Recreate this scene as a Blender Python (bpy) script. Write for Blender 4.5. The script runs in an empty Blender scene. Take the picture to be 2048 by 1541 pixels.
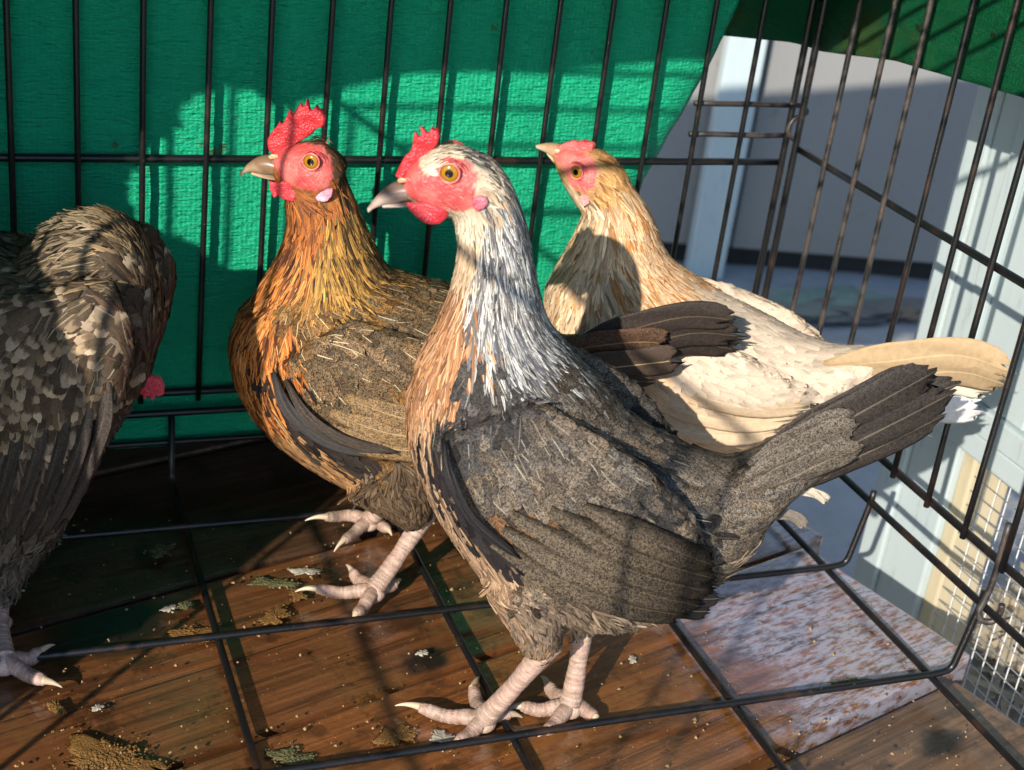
import bpy, bmesh, math, random
import numpy as np
from mathutils import Vector, Matrix
from mathutils.bvhtree import BVHTree

random.seed(7)
rng = np.random.default_rng(11)
R = math.radians

# ------------------------------------------------------------------ camera, sky, sun
scene = bpy.context.scene
col = scene.collection
CAM_F = 2891.17                                   # focal length in photo pixels (photo 2048 x 1541)
CAM = np.array((-0.60236, -0.92531, 0.54085))
def _rot(a, b, c):
    rx = np.array([[1, 0, 0], [0, math.cos(a), -math.sin(a)], [0, math.sin(a), math.cos(a)]])
    rz = lambda t: np.array([[math.cos(t), -math.sin(t), 0], [math.sin(t), math.cos(t), 0], [0, 0, 1]])
    return rz(c) @ rx @ rz(b)
CM = _rot(R(64.7607), R(7.3758), R(-23.5013))
cam_data = bpy.data.cameras.new('camera')
cam_data.sensor_width = 36.0
cam_data.lens = CAM_F / 2048 * 36
cam_data.clip_start = 0.01
cam_data.clip_end = 400
cam_data.dof.use_dof = True
cam_data.dof.focus_distance = 0.84
cam_data.dof.aperture_fstop = 13.0
cam = bpy.data.objects.new('camera', cam_data)
col.objects.link(cam)
mw = Matrix.Identity(4)
for i in range(3):
    for j in range(3):
        mw[i][j] = CM[i, j]
    mw[i][3] = CAM[i]
cam.matrix_world = mw
scene.camera = cam

SUN = np.array((0.185, 0.185, -0.125)); SUN = SUN / np.linalg.norm(SUN)      # direction the light travels
world = bpy.data.worlds.new('World'); scene.world = world; world.use_nodes = True
wn = world.node_tree
sky = wn.nodes.new('ShaderNodeTexSky'); sky.sky_type = 'NISHITA'; sky.sun_disc = False
sky.sun_elevation = math.asin(-SUN[2]); sky.sun_rotation = math.atan2(-SUN[0], -SUN[1])
sky.air_density = 1.0; sky.dust_density = 0.4; sky.ozone_density = 3.0
bg = wn.nodes['Background']; bg.inputs['Strength'].default_value = 0.15
wn.links.new(sky.outputs['Color'], bg.inputs['Color'])
sun_data = bpy.data.lights.new('sun', 'SUN'); sun_data.energy = 4.4; sun_data.angle = R(0.53); sun_data.color = (1.0, 0.91, 0.79)
sun = bpy.data.objects.new('sun', sun_data); col.objects.link(sun)
sun.rotation_euler = Vector(SUN).to_track_quat('-Z', 'Y').to_euler()
scene.view_settings.view_transform = 'Standard'
scene.view_settings.look = 'None'
scene.view_settings.gamma = 1.0
scene.view_settings.exposure = 0.68
scene.cycles.max_bounces = 8
scene.cycles.transparent_max_bounces = 16

# ------------------------------------------------------------------ pixel -> place
def ray(px, py):
    return CM @ np.array([(px - 1024) / CAM_F, -(py - 770.5) / CAM_F, -1.0])
def on_plane(px, py, p0, n):
    d = ray(px, py); p0 = np.asarray(p0, float); n = np.asarray(n, float)
    return CAM + d * (((p0 - CAM) @ n) / (d @ n))
def on_floor(px, py, z=0.0):
    return on_plane(px, py, (0, 0, z), (0, 0, 1))

# ------------------------------------------------------------------ mesh helpers
def link(name, me, mat, parent=None, **props):
    o = bpy.data.objects.new(name, me)
    col.objects.link(o)
    if mat is not None:
        me.materials.append(mat)
    if parent is not None:
        o.parent = parent
    for k, v in props.items():
        o[k] = v
    return o
def empty(name, loc=(0, 0, 0), **props):
    o = bpy.data.objects.new(name, None); col.objects.link(o); o.location = loc
    o.empty_display_size = 0.02
    for k, v in props.items():
        o[k] = v
    return o
def adopt(o, parent):
    """parent keeping the child's world coordinates (parents are only translated)"""
    o.parent = parent
    o.matrix_parent_inverse = Matrix.Translation(-Vector(parent.location))
def mesh(name, verts, faces, smooth=True, attrs=None, uv=None):
    me = bpy.data.meshes.new(name)
    me.from_pydata([tuple(map(float, v)) for v in verts], [], faces)
    if smooth:
        me.polygons.foreach_set('use_smooth', [True] * len(me.polygons))
    for k, a in (attrs or {}).items():
        at = me.attributes.new(k, 'FLOAT_COLOR', 'POINT')
        a = np.asarray(a, np.float32)
        if a.shape[1] == 3:
            a = np.concatenate([a, np.ones((len(a), 1), np.float32)], 1)
        at.data.foreach_set('color', a.ravel())
    if uv is not None:
        l = me.uv_layers.new(name='UVMap')
        idx = np.empty(len(me.loops), np.int32); me.loops.foreach_get('vertex_index', idx)
        l.data.foreach_set('uv', np.asarray(uv, np.float32)[idx].ravel())
    me.update()
    return me
def spline(pts, n):
    """Catmull-Rom through rows of an array, n steps per span"""
    P = np.asarray(pts, float); P = np.vstack([2 * P[0] - P[1], P, 2 * P[-1] - P[-2]])
    out = []
    for i in range(1, len(P) - 2):
        for k in range(n):
            t = k / n
            out.append(0.5 * (2 * P[i] + (P[i + 1] - P[i - 1]) * t + (2 * P[i - 1] - 5 * P[i] + 4 * P[i + 1] - P[i + 2]) * t * t
                              + (3 * P[i] - P[i - 1] - 3 * P[i + 1] + P[i + 2]) * t ** 3))
    out.append(P[-2])
    return np.array(out)
def rings_to_mesh(rings, base=0, caps=True):
    """rings: list of (m,3) -> verts, faces, closed with pole caps"""
    m = len(rings[0]); V = np.vstack(rings); F = []
    for i in range(len(rings) - 1):
        for j in range(m):
            a = i * m + j; b = i * m + (j + 1) % m
            F.append((base + a, base + b, base + b + m, base + a + m))
    if caps:
        V = np.vstack([V, rings[0].mean(0), rings[-1].mean(0)])
        s = len(V) - 2; L = (len(rings) - 1) * m
        for j in range(m):
            F.append((base + s, base + (j + 1) % m, base + j))
            F.append((base + s + 1, base + L + j, base + L + (j + 1) % m))
    return V, F
def tube_rings(P, rad, m=8, wob=0.0):
    P = np.asarray(P, float); rad = np.broadcast_to(rad, (len(P),))
    T = np.gradient(P, axis=0); T /= np.linalg.norm(T, axis=1)[:, None] + 1e-12
    up = np.array((0.31, 0.22, 0.92)) if abs(T[0] @ (0.31, 0.22, 0.92)) < 0.9 else np.array((1.0, 0.1, 0))
    rings = []
    u = np.cross(T[0], up); u /= np.linalg.norm(u)
    for p, t, r in zip(P, T, rad):
        u = u - t * (u @ t); u /= np.linalg.norm(u); w = np.cross(t, u)
        a = np.linspace(0, 2 * math.pi, m, endpoint=False)
        rr = r * (1 + wob * rng.standard_normal(m))
        rings.append(p + np.outer(np.cos(a) * rr, u) + np.outer(np.sin(a) * rr, w))
    return rings
def tube(P, rad, m=8, wob=0.0):
    return rings_to_mesh(tube_rings(P, rad, m, wob))
class Build:
    def __init__(s): s.V = []; s.F = []; s.n = 0; s.C = []
    def add(s, V, F, color=None):
        s.V.append(np.asarray(V, float)); s.F += [tuple(i + s.n for i in f) for f in F]; s.n += len(V)
        if color is not None: s.C.append(np.tile(np.asarray(color, float)[:3], (len(V), 1)) if np.ndim(color) == 1 else np.asarray(color, float))
    def me(s, name, **k):
        at = {'col': np.vstack(s.C)} if s.C else None
        return mesh(name, np.vstack(s.V), s.F, attrs=at, **k)
def box_verts(x0, x1, y0, y1, z0, z1):
    V = [(x, y, z) for z in (z0, z1) for y in (y0, y1) for x in (x0, x1)]
    return V, [(0, 2, 3, 1), (4, 5, 7, 6), (0, 1, 5, 4), (2, 6, 7, 3), (0, 4, 6, 2), (1, 3, 7, 5)]
def bevel_box(name, x0, x1, y0, y1, z0, z1, b=0.003, seg=2, jit=0.0):
    bm = bmesh.new(); V, F = box_verts(x0, x1, y0, y1, z0, z1)
    vs = [bm.verts.new(v) for v in V]
    for f in F: bm.faces.new([vs[i] for i in f])
    bmesh.ops.bevel(bm, geom=list(bm.edges), offset=b, segments=seg, affect='EDGES', profile=0.6)
    if jit:
        for v in bm.verts: v.co += Vector(rng.standard_normal(3) * jit)
    bmesh.ops.recalc_face_normals(bm, faces=bm.faces)
    me = bpy.data.meshes.new(name); bm.to_mesh(me); bm.free()
    return me
def fused(V, F, voxel, smooth=4, factor=0.5):
    """union of overlapping closed shells as one continuous surface"""
    me = mesh('tmp', V, F)
    o = bpy.data.objects.new('tmp', me); col.objects.link(o)
    m = o.modifiers.new('r', 'REMESH'); m.mode = 'VOXEL'; m.voxel_size = voxel; m.use_smooth_shade = True
    if smooth:
        s = o.modifiers.new('s', 'SMOOTH'); s.factor = factor; s.iterations = smooth
    dg = bpy.context.evaluated_depsgraph_get(); dg.update()
    out = bpy.data.meshes.new_from_object(o.evaluated_get(dg))
    bpy.data.objects.remove(o); bpy.data.meshes.remove(me)
    out.polygons.foreach_set('use_smooth', [True] * len(out.polygons))
    return out
def noise3(p, s, seed=0.0):
    """cheap smooth value noise from sines"""
    p = np.asarray(p, float) * s + seed
    x, y, z = p[..., 0], p[..., 1], p[..., 2]
    return (np.sin(x * 1.7 + 1.3 * np.sin(y * 1.1 + z)) + np.sin(y * 2.3 + 1.7 * np.sin(z * 1.3 + x * .7)) + np.sin(z * 1.9 + 1.1 * np.sin(x * 1.5 + y * .4))) / 3

# ------------------------------------------------------------------ materials
class Mat:
    def __init__(s, name, rough=0.6, spec=0.5):
        s.m = bpy.data.materials.new(name); s.m.use_nodes = True
        s.t = s.m.node_tree; s.b = s.t.nodes['Principled BSDF']
        s.b.inputs['Roughness'].default_value = rough; s.b.inputs['Specular IOR Level'].default_value = spec
    def n(s, kind, **kw):
        nd = s.t.nodes.new('ShaderNode' + kind)
        for k, v in kw.items():
            if k in nd.inputs: s.put(nd.inputs[k], v)
            else: setattr(nd, k, v)
        return nd
    def put(s, inp, v):
        if hasattr(v, 'is_output'): s.t.links.new(v, inp)
        else:
            if isinstance(v, (tuple, list)) and len(v) == 3 and inp.type == 'RGBA': v = (*v, 1)
            inp.default_value = v
    def set(s, **kw):
        for k, v in kw.items(): s.put(s.b.inputs[k.replace('_', ' ')], v)
    def obj(s): return s.n('TexCoord').outputs['Object']
    def attr(s, name, out='Color'): return s.n('Attribute', attribute_name=name).outputs[out]
    def scale(s, vec, sc, loc=(0, 0, 0), rot=(0, 0, 0)):
        m = s.n('Mapping'); s.put(m.inputs['Vector'], vec); m.inputs['Scale'].default_value = sc
        m.inputs['Location'].default_value = loc; m.inputs['Rotation'].default_value = rot
        return m.outputs['Vector']
    def noise(s, vec, sc, detail=4, rough=0.55, dist=0.0, out='Fac'):
        nd = s.n('TexNoise'); s.put(nd.inputs['Vector'], vec)
        for k, v in (('Scale', sc), ('Detail', detail), ('Roughness', rough), ('Distortion', dist)): nd.inputs[k].default_value = v
        return nd.outputs[out]
    def math(s, op, a, b=0.0, c=0.0, clamp=False):
        nd = s.n('Math', operation=op); nd.use_clamp = clamp
        for i, v in zip(nd.inputs, (a, b, c)): s.put(i, v)
        return nd.outputs[0]
    def step(s, v, lo, hi):
        nd = s.n('MapRange', interpolation_type='SMOOTHSTEP'); s.put(nd.inputs['Value'], v)
        s.put(nd.inputs['From Min'], lo); s.put(nd.inputs['From Max'], hi)
        return nd.outputs[0]
    def mix(s, f, a, b, mode='MIX'):
        nd = s.n('Mix', data_type='RGBA', blend_type=mode)
        s.put(nd.inputs[0], f); s.put(nd.inputs[6], a); s.put(nd.inputs[7], b)
        return nd.outputs[2]
    def ramp(s, f, stops):
        nd = s.n('ValToRGB'); s.put(nd.inputs[0], f); e = nd.color_ramp.elements
        while len(e) < len(stops): e.new(0.5)
        for k, (p, c) in zip(e, stops): k.position = p; k.color = (*c, 1)
        return nd.outputs[0]
    def bump(s, h, strength=0.3, dist=0.001, normal=None):
        nd = s.n('Bump'); s.put(nd.inputs['Height'], h); nd.inputs['Strength'].default_value = strength; nd.inputs['Distance'].default_value = dist
        if normal is not None: s.put(nd.inputs['Normal'], normal)
        return nd.outputs[0]
    def sep(s, v):
        nd = s.n('SeparateXYZ'); s.put(nd.inputs[0], v); return nd.outputs

def wire_material():
    M = Mat('black_wire', 0.36, 0.5); o = M.obj()
    n1 = M.noise(o, 38, 5, .6); n2 = M.noise(o, 420, 3)
    f = M.step(n1, .50, .72)
    c = M.mix(f, (.006, .0058, .0062), (.030, .014, .008))
    c = M.mix(M.step(n2, .68, .76), c, (.10, .065, .04))
    M.set(Base_Color=c, Roughness=M.math('ADD', M.math('MULTIPLY', n1, .35), .2), Normal=M.bump(n2, .35, .0004))
    return M.m
def old_wire_material():
    M = Mat('worn_wire', 0.4, 0.5); o = M.obj()
    n1 = M.noise(o, 60, 5, .6); n2 = M.noise(o, 500, 3)
    c = M.mix(M.step(n1, .4, .6), (.010, .009, .009), (.055, .045, .04))
    c = M.mix(M.step(n2, .6, .75), c, (.12, .06, .03))
    M.set(Base_Color=c, Roughness=.45, Normal=M.bump(n2, .3, .0004))
    return M.m
def tarp_material(name, base, dark, dirt):
    M = Mat(name, 0.42, 0.45); uv = M.n('UVMap').outputs[0]; o = M.obj()
    s = M.sep(uv)
    wa = M.math('SINE', M.math('MULTIPLY', s[0], 2 * math.pi / .0032)); wb = M.math('SINE', M.math('MULTIPLY', s[1], 2 * math.pi / .0026))
    n1 = M.noise(M.scale(uv, (1, 2.4, 1)), 150, 4, .6); n2 = M.noise(uv, 22, 4); n3 = M.noise(uv, 700, 2)
    n4 = M.noise(M.scale(uv, (.35, 3.2, 1)), 210, 3, .6)
    h = M.math('ADD', M.math('MULTIPLY', M.math('ADD', wa, wb), .05), M.math('ADD', M.math('MULTIPLY', n1, 1.9), M.math('MULTIPLY', n4, 1.5)))
    c = M.mix(n2, dark, base)
    c = M.mix(M.math('MULTIPLY', M.step(n3, .62, .8), .12), c, (.35, .55, .45))
    if dirt:
        d = M.step(M.noise(o, 55, 3, .5), .66, .70)
        c = M.mix(M.math('MULTIPLY', d, .85), c, (.03, .018, .008))
        c = M.mix(M.math('MULTIPLY', M.step(M.noise(o, 14, 4), .5, .68), .55), c, (.11, .13, .015))
    else:
        d = M.step(M.noise(o, 70, 2, .5), .735, .76)
        c = M.mix(M.math('MULTIPLY', d, .6), c, (.10, .06, .01))
    M.set(Base_Color=c, Normal=M.bump(h, 1.0, .0022), Roughness=M.math('ADD', .24, M.math('MULTIPLY', n1, .28)))
    tr = M.n('BsdfTranslucent'); M.put(tr.inputs[0], c)
    mx = M.n('MixShader'); mx.inputs[0].default_value = .16
    M.t.links.new(M.b.outputs[0], mx.inputs[1]); M.t.links.new(tr.outputs[0], mx.inputs[2])
    M.t.links.new(mx.outputs[0], M.t.nodes['Material Output'].inputs[0])
    return M.m
def wood_material(name, tint, wet, knots=(), glare=None):
    """grain runs along the object's local X"""
    M = Mat(name, 0.4, 0.5); o = M.obj()
    gs = M.noise(M.scale(o, (2.2, 95, 30)), 1.6, 7, .68, .5)
    rings = M.noise(M.scale(o, (1.2, 26, 10)), 2.2, 3, .5, 1.4)
    kf = None
    for (kx, ky, kr) in knots:
        v = M.n('VectorMath', operation='DISTANCE'); M.put(v.inputs[0], M.scale(o, (.72, 1, 0))); v.inputs[1].default_value = (kx * .72, ky, 0)
        d = M.math('ADD', v.outputs['Value'], M.math('MULTIPLY', M.math('SUBTRACT', M.noise(o, 40, 3), .5), .02))
        f = M.math('SUBTRACT', 1.0, M.step(d, kr * .55, kr * 1.15)); kf = f if kf is None else M.math('MAXIMUM', kf, f)
    big = M.noise(o, 9, 4, .6); fine = M.noise(M.scale(o, (14, 220, 60)), 2.0, 4, .6)
    c = M.ramp(gs, [(.28, tuple(.33 * x for x in tint)), (.5, tint), (.72, tuple(min(1, 1.75 * x) for x in tint))])
    c = M.mix(M.math('MULTIPLY', M.step(rings, .54, .60), .55), c, tuple(.25 * x for x in tint))
    crack = M.noise(M.scale(o, (1.1, 150, 30)), 1.5, 4, .6, .3)
    c = M.mix(M.math('MULTIPLY', M.step(crack, .64, .70), .85), c, tuple(.10 * x for x in tint))
    c = M.mix(M.math('MULTIPLY', M.step(big, .50, .72), .5), c, tuple(.30 * x for x in tint))
    c = M.mix(M.math('MULTIPLY', M.step(M.noise(o, 260, 3, .6), .66, .74), .5), c, (.32, .22, .12))
    st = M.noise(o, 30, 5, .7, .4); sm = M.math('MULTIPLY', M.step(M.noise(o, 11, 3, .6), .50, .62), M.step(M.noise(o, 190, 4, .7), .42, .58))
    c = M.mix(M.math('MULTIPLY', M.step(st, .50, .64), .75), c, tuple(.26 * x for x in tint))
    c = M.mix(M.math('MULTIPLY', sm, .55), c, (.20 * tint[0] / .215 + .02, .10 * tint[0] / .215 + .01, .02))
    c = M.mix(M.math('MULTIPLY', M.step(M.noise(o, 48, 5, .72), .64, .72), .35), c, tuple(min(1, 2.3 * x + .02) for x in tint))
    if kf is not None: c = M.mix(kf, c, (.014, .008, .005))
    if glare is not None:                              # bluish-white sky glare painted into one end of the board
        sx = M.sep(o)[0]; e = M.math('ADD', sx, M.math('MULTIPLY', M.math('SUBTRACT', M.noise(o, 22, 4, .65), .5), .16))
        patch = M.math('MULTIPLY', M.step(e, glare, glare + .05), M.step(M.noise(M.scale(o, (.55, 2.0, 1)), 130, 6, .72), .38, .58))
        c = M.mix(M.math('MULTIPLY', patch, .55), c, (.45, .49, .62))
    h = M.math('ADD', M.math('MULTIPLY', gs, .8), M.math('MULTIPLY', fine, .6))
    h = M.math('ADD', h, M.math('MULTIPLY', M.noise(o, 130, 3), .5))
    h = M.math('SUBTRACT', h, M.math('MULTIPLY', M.step(crack, .62, .70), .8))
    rg = M.noise(o, 16, 5, .65)
    M.set(Base_Color=c, Normal=M.bump(h, .6, .0012), Roughness=M.math('ADD', .20, M.math('MULTIPLY', rg, .35)))
    M.b.inputs['Coat Weight'].default_value = 1.0
    M.put(M.b.inputs['Coat Weight'], M.math('MULTIPLY', M.step(rg, .58 - .4 * wet, .66 - .25 * wet), wet))
    M.put(M.b.inputs['Coat Normal'], M.bump(M.math('ADD', M.noise(o, 120, 4, .65), M.math('MULTIPLY', gs, .5)), .5, .0011))
    M.b.inputs['Coat Roughness'].default_value = .10; M.b.inputs['Coat IOR'].default_value = 1.9 if glare is not None else 1.6
    return M.m
def feather_material():
    M = Mat('feathers', 0.6, 0.12)
    uv = M.n('UVMap').outputs[0]; s = M.sep(uv); o = M.obj()
    c1, c2, c3 = M.attr('c1'), M.attr('c2'), M.attr('c3')
    pa = M.n('Attribute', attribute_name='prm'); pr = M.sep(pa.outputs['Vector'])
    a = M.math('ABSOLUTE', M.math('SUBTRACT', M.math('MULTIPLY', s[0], 2), 1))
    barb = M.noise(M.scale(uv, (5, 26, 1)), 1.0, 3, .6)
    wob = M.math('MULTIPLY', M.math('SUBTRACT', M.noise(o, 330, 2), .5), .5)
    verm = M.math('MULTIPLY', M.step(M.noise(M.scale(o, (1, 1, 1)), 1000, 2, .55, 1.5), .40, .60), pr[1])
    stripe = M.math('MULTIPLY', M.math('SUBTRACT', 1.0, M.step(M.math('ADD', a, wob), .34, .58)), pr[2])
    tip = M.math('MULTIPLY', M.step(M.math('ADD', s[1], wob), .58, .78), pa.outputs['Alpha'])
    f = M.math('MAXIMUM', M.math('MAXIMUM', verm, stripe), tip)
    c = M.mix(f, c1, c2)
    c3n = M.n('Attribute', attribute_name='c3'); sw = c3n.outputs['Alpha']
    shaft = M.math('MULTIPLY', M.math('SUBTRACT', 1.0, M.step(a, M.math('MULTIPLY', sw, .6), M.math('MULTIPLY', sw, 1.5))), pr[0])
    c = M.mix(shaft, c, c3)
    bri = M.math('ADD', .72, M.math('MULTIPLY', barb, .56))
    g = M.n('CombineColor'); [M.put(g.inputs[i], bri) for i in range(3)]
    c = M.mix(1.0, c, g.outputs[0], 'MULTIPLY')
    M.set(Base_Color=c, Normal=M.bump(M.math('ADD', barb, M.math('MULTIPLY', shaft, .5)), .35, .0006))
    M.b.inputs['Sheen Weight'].default_value = .0; M.b.inputs['Sheen Roughness'].default_value = .4
    return M.m
def skin_material(name, rough=.5, sss=.0, bs=260, strength=.5):
    M = Mat(name, rough, .4); o = M.obj(); c = M.attr('col')
    n = M.noise(o, bs, 4, .6); v = M.n('TexVoronoi'); M.put(v.inputs['Vector'], o); v.inputs['Scale'].default_value = bs * 2.2
    bri = M.math('ADD', .74, M.math('MULTIPLY', n, .52))
    g = M.n('CombineColor'); [M.put(g.inputs[i], bri) for i in range(3)]
    M.set(Base_Color=M.mix(1.0, c, g.outputs[0], 'MULTIPLY'), Normal=M.bump(M.math('ADD', n, M.math('MULTIPLY', v.outputs['Distance'], .8)), strength, .0009))
    if sss:
        M.b.inputs['Subsurface Weight'].default_value = sss; M.b.inputs['Subsurface Radius'].default_value = (.004, .0012, .0008); M.b.inputs['Subsurface Scale'].default_value = 1.0
    return M.m
def beak_material():
    M = Mat('beak_horn', .33, .5); o = M.obj(); c = M.attr('col')
    n = M.noise(o, 160, 4, .6)
    bri = M.math('ADD', .75, M.math('MULTIPLY', n, .5)); g = M.n('CombineColor'); [M.put(g.inputs[i], bri) for i in range(3)]
    M.set(Base_Color=M.mix(1.0, c, g.outputs[0], 'MULTIPLY'), Normal=M.bump(n, .15, .0005))
    return M.m
def eye_material():
    M = Mat('eye', .15, .2); s = M.sep(M.n('UVMap').outputs[0]); r = s[0]
    n = M.noise(M.n('UVMap').outputs[0], 40, 3)
    c = M.mix(M.step(r, .44, .49), (.004, .003, .003), (.33, .155, .006))
    c = M.mix(M.math('MULTIPLY', M.step(n, .5, .7), M.step(r, .45, .6)), c, (.22, .08, .004))
    c = M.mix(M.step(r, .86, .97), c, (.045, .015, .006))
    M.set(Base_Color=c); M.b.inputs['Coat Weight'].default_value = .35; M.b.inputs['Coat Roughness'].default_value = .02
    return M.m
def plain(name, base, var, rough, scale=30, bump=.3, bd=.001, spec=.5, stretch=(1, 1, 1)):
    M = Mat(name, rough, spec); o = M.scale(M.obj(), stretch)
    n = M.noise(o, scale, 5, .6); n2 = M.noise(o, scale * 9, 3)
    c = M.mix(n, tuple(x * (1 - var) for x in base), tuple(min(1, x * (1 + var)) for x in base))
    c = M.mix(M.math('MULTIPLY', M.step(n2, .58, .75), .35), c, tuple(x * .45 for x in base))
    M.set(Base_Color=c, Normal=M.bump(M.math('ADD', n, n2), bump, bd))
    return M.m

WIRE = wire_material(); WORN = old_wire_material()
FEATHER = feather_material(); SKIN = skin_material('face_skin', .5, .12); LEGSKIN = skin_material('leg_skin', .5, .08, 420, .4); COMB = skin_material('comb_skin', .42, .18, 330, .7)
BEAK = beak_material(); EYE = eye_material()
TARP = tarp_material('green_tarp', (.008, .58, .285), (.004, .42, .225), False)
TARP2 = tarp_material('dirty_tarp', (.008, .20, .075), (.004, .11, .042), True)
PAINT = plain('pale_painted_wood', (.40, .47, .48), .10, .5, 14, .25, .001, stretch=(1, 1, .2))
CREAM = plain('bare_cream_wood', (.46, .40, .27), .25, .6, 16, .35, .001, stretch=(1, 1, .15))
TEAL = plain('teal_painted_board', (.03, .16, .19), .2, .5)
WALLM = plain('pale_wall_sheet', (.21, .21, .205), .08, .6, 4, .1)
GALV = plain('galvanised_wire', (.55, .56, .56), .15, .35, 60)
SOIL = plain('ground', (.33, .33, .32), .35, .8, 7, .6, .01)
CLUMP = plain('mash_dropping', (.185, .090, .016), .5, .55, 120, .8, .002)
LIME = plain('lime_splat', (.36, .33, .26), .3, .5, 90, .5, .001)
MOSSY = plain('olive_dropping', (.10, .095, .035), .5, .5, 110, .8, .002)

# ------------------------------------------------------------------ the setting: ground, deck, wall, coop
GZ = -0.5
nx = 70
gx = np.sign(np.linspace(-1, 1, nx)) * np.abs(np.linspace(-1, 1, nx)) ** 3 * 120
gv = [(x, y, GZ + .012 * float(noise3((x, y, 0), 3.1)) - (0 if abs(x) < 8 and abs(y) < 8 else .05)) for y in gx for x in gx]
gf = [(j * nx + i, j * nx + i + 1, (j + 1) * nx + i + 1, (j + 1) * nx + i) for j in range(nx - 1) for i in range(nx - 1)]
link('ground', mesh('ground', gv, gf), SOIL, kind='structure')

# deck of boards under the cage; boards run along DA
DA = R(16.5)
deck = empty('wooden_deck', (0, 0, -.002), label='wet brown wooden deck of wide boards under the wire cage', category='deck')
dt = np.array((math.cos(DA), math.sin(DA))); dn = np.array((-math.sin(DA), math.cos(DA)))
s0 = np.array((-.071, -.336)) @ dn                  # joint between the two boards at the right
PITCH = .158
def deck_local(px, py):
    p = on_floor(px, py)[:2]; return p @ dt, p @ dn
kn_a = deck_local(225, 1240); kn_b = deck_local(850, 1305); kn_c = deck_local(1890, 1455)
for k in range(-2, 5):
    lo = s0 + (k - 1) * PITCH + .003; hi = s0 + k * PITCH - .003
    xr = [.08, .045, .012, -.012, -.03, .05, .0][(k + 2) % 7] + .02
    # right end of each board (local x of the cage's right side plus a bit)
    end = (xr - 0 + math.sin(DA) * (lo + hi) / 2) / math.cos(DA)
    z = {0: -.012, 1: -.0025, 2: -.005}.get(k, -.004 - .002 * (k % 2))
    me = bevel_box('board', -1.35, end, lo, hi, -.026 + z + .002, z + .002, .003, 2)
    kn = [q for q in (kn_a, kn_b, kn_c) if lo - .01 < q[1] < hi + .01]
    tint = {0: (.135, .072, .037), 1: (.175, .062, .017), 2: (.135, .050, .016)}.get(k, (.070, .033, .016))  # fallback tint is darkened to imitate shade on the back boards
    kk = [(q[0], q[1], .034 if q is kn_a else .014) for q in kn]
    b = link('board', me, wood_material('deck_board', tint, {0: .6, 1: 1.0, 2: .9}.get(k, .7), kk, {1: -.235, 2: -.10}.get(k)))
    b.rotation_euler = (0, 0, DA); b.parent = deck
for y in (-.72, -.30, .12):                         # bearers and legs carrying the boards
    b = link('bearer', bevel_box('bearer', -1.15, -.05, y - .02, y + .02, -.11, -.0425, .003), CREAM); b.parent = deck
for x in (-1.1, -.12):
    for y in (-.70, .10):
        b = link('leg', bevel_box('leg', x - .03, x + .03, y - .03 + .05, y + .03 + .05, GZ - .01 + .002, -.0425, .004), CREAM); b.parent = deck

# pale house wall far behind
P0 = on_floor(1450, 545, GZ); P1 = on_floor(1850, 575, GZ)
wd = (P1 - P0) / np.linalg.norm(P1 - P0); wang = math.atan2(wd[1], wd[0])
wall = empty('house_wall', tuple(P0), label='pale grey sheet wall in shade behind the cage, sunlit above', category='wall')
def wbox(name, u0, u1, v0, v1, z0, z1, mat, par=wall, b=.004):
    o = link(name, bevel_box(name, u0, u1, v0, v1, z0, z1, b), mat); o.rotation_euler = (0, 0, wang); o.parent = par; return o
wbox('sheet', -2.6, -.0, 0.0, .03, .055, 1.55, WALLM); wbox('sheet', .004, 1.22, 0.0, .03, .055, 1.55, WALLM); wbox('sheet', 1.224, 3.2, 0.0, .03, .055, 1.55, WALLM)
wbox('gap_strip', -2.6, 3.2, .05, .14, -.01, .06, plain('gap_shade', (.02, .02, .02), .3, .8))  # near-black strip painting in the shade of the gap under the sheets
for u in (-2.4, .6, 3.0): wbox('footing', u, u + .2, .05, .25, -.04, .03, plain('block', (.2, .2, .19), .2, .8))
post = empty('wall_post', tuple(P0), label='narrow pale blue painted post before the shaded wall', category='post')
wbox('post_board', -.095, -.018, -.05, -.01, .0, 2.4, PAINT, post)
# white board lying on the ground by the wall, green scraps
q0 = on_floor(1560, 668, GZ + .05); q1 = on_floor(1850, 690, GZ + .05)
bd = empty('white_board', tuple((q0 + q1) / 2 - (0, 0, .03)), label='white board lying on the ground before the shaded wall', category='board')
ang = math.atan2(*(q1 - q0)[[1, 0]])
o = link('plank', bevel_box('plank', -.7, .5, -.30, -.02, -.02, .03, .004), PAINT); o.rotation_euler = (0, 0, ang + .1); o.parent = bd
for i, (px, py, c, s) in enumerate([(1660, 604, (.20, .27, .21), .08), (1812, 628, (.22, .16, .11), .03), (1740, 618, (.17, .16, .14), .07), (1590, 622, (.20, .21, .17), .05)]):
    p = on_floor(px, py, GZ + .015)
    bm = bmesh.new(); bmesh.ops.create_icosphere(bm, subdivisions=3, radius=1)
    for v in bm.verts:
        k = 1 + .55 * float(noise3(v.co, 3.2, i)) + .2 * float(noise3(v.co, 8, i)); v.co = Vector((v.co.x * s * 1.9 * k, v.co.y * s * k * .7, v.co.z * .010 * k))
    me = bpy.data.meshes.new('scrap'); bm.to_mesh(me); bm.free()
    nm = ['moss_patch', 'brick_piece', 'soil_heap', 'leaf_litter'][i]
    lb = ['pale green moss patch on the ground under the wall', 'small reddish brick piece on the ground under the wall', 'low dark heap of soil on the ground under the wall', 'dull olive leaf litter on the ground under the wall'][i]
    o = link(nm, me, plain(nm, c, .4, .9, 30, .6, .004), label=lb, category=['moss', 'brick', 'soil', 'litter'][i]); o.location = p

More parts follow.
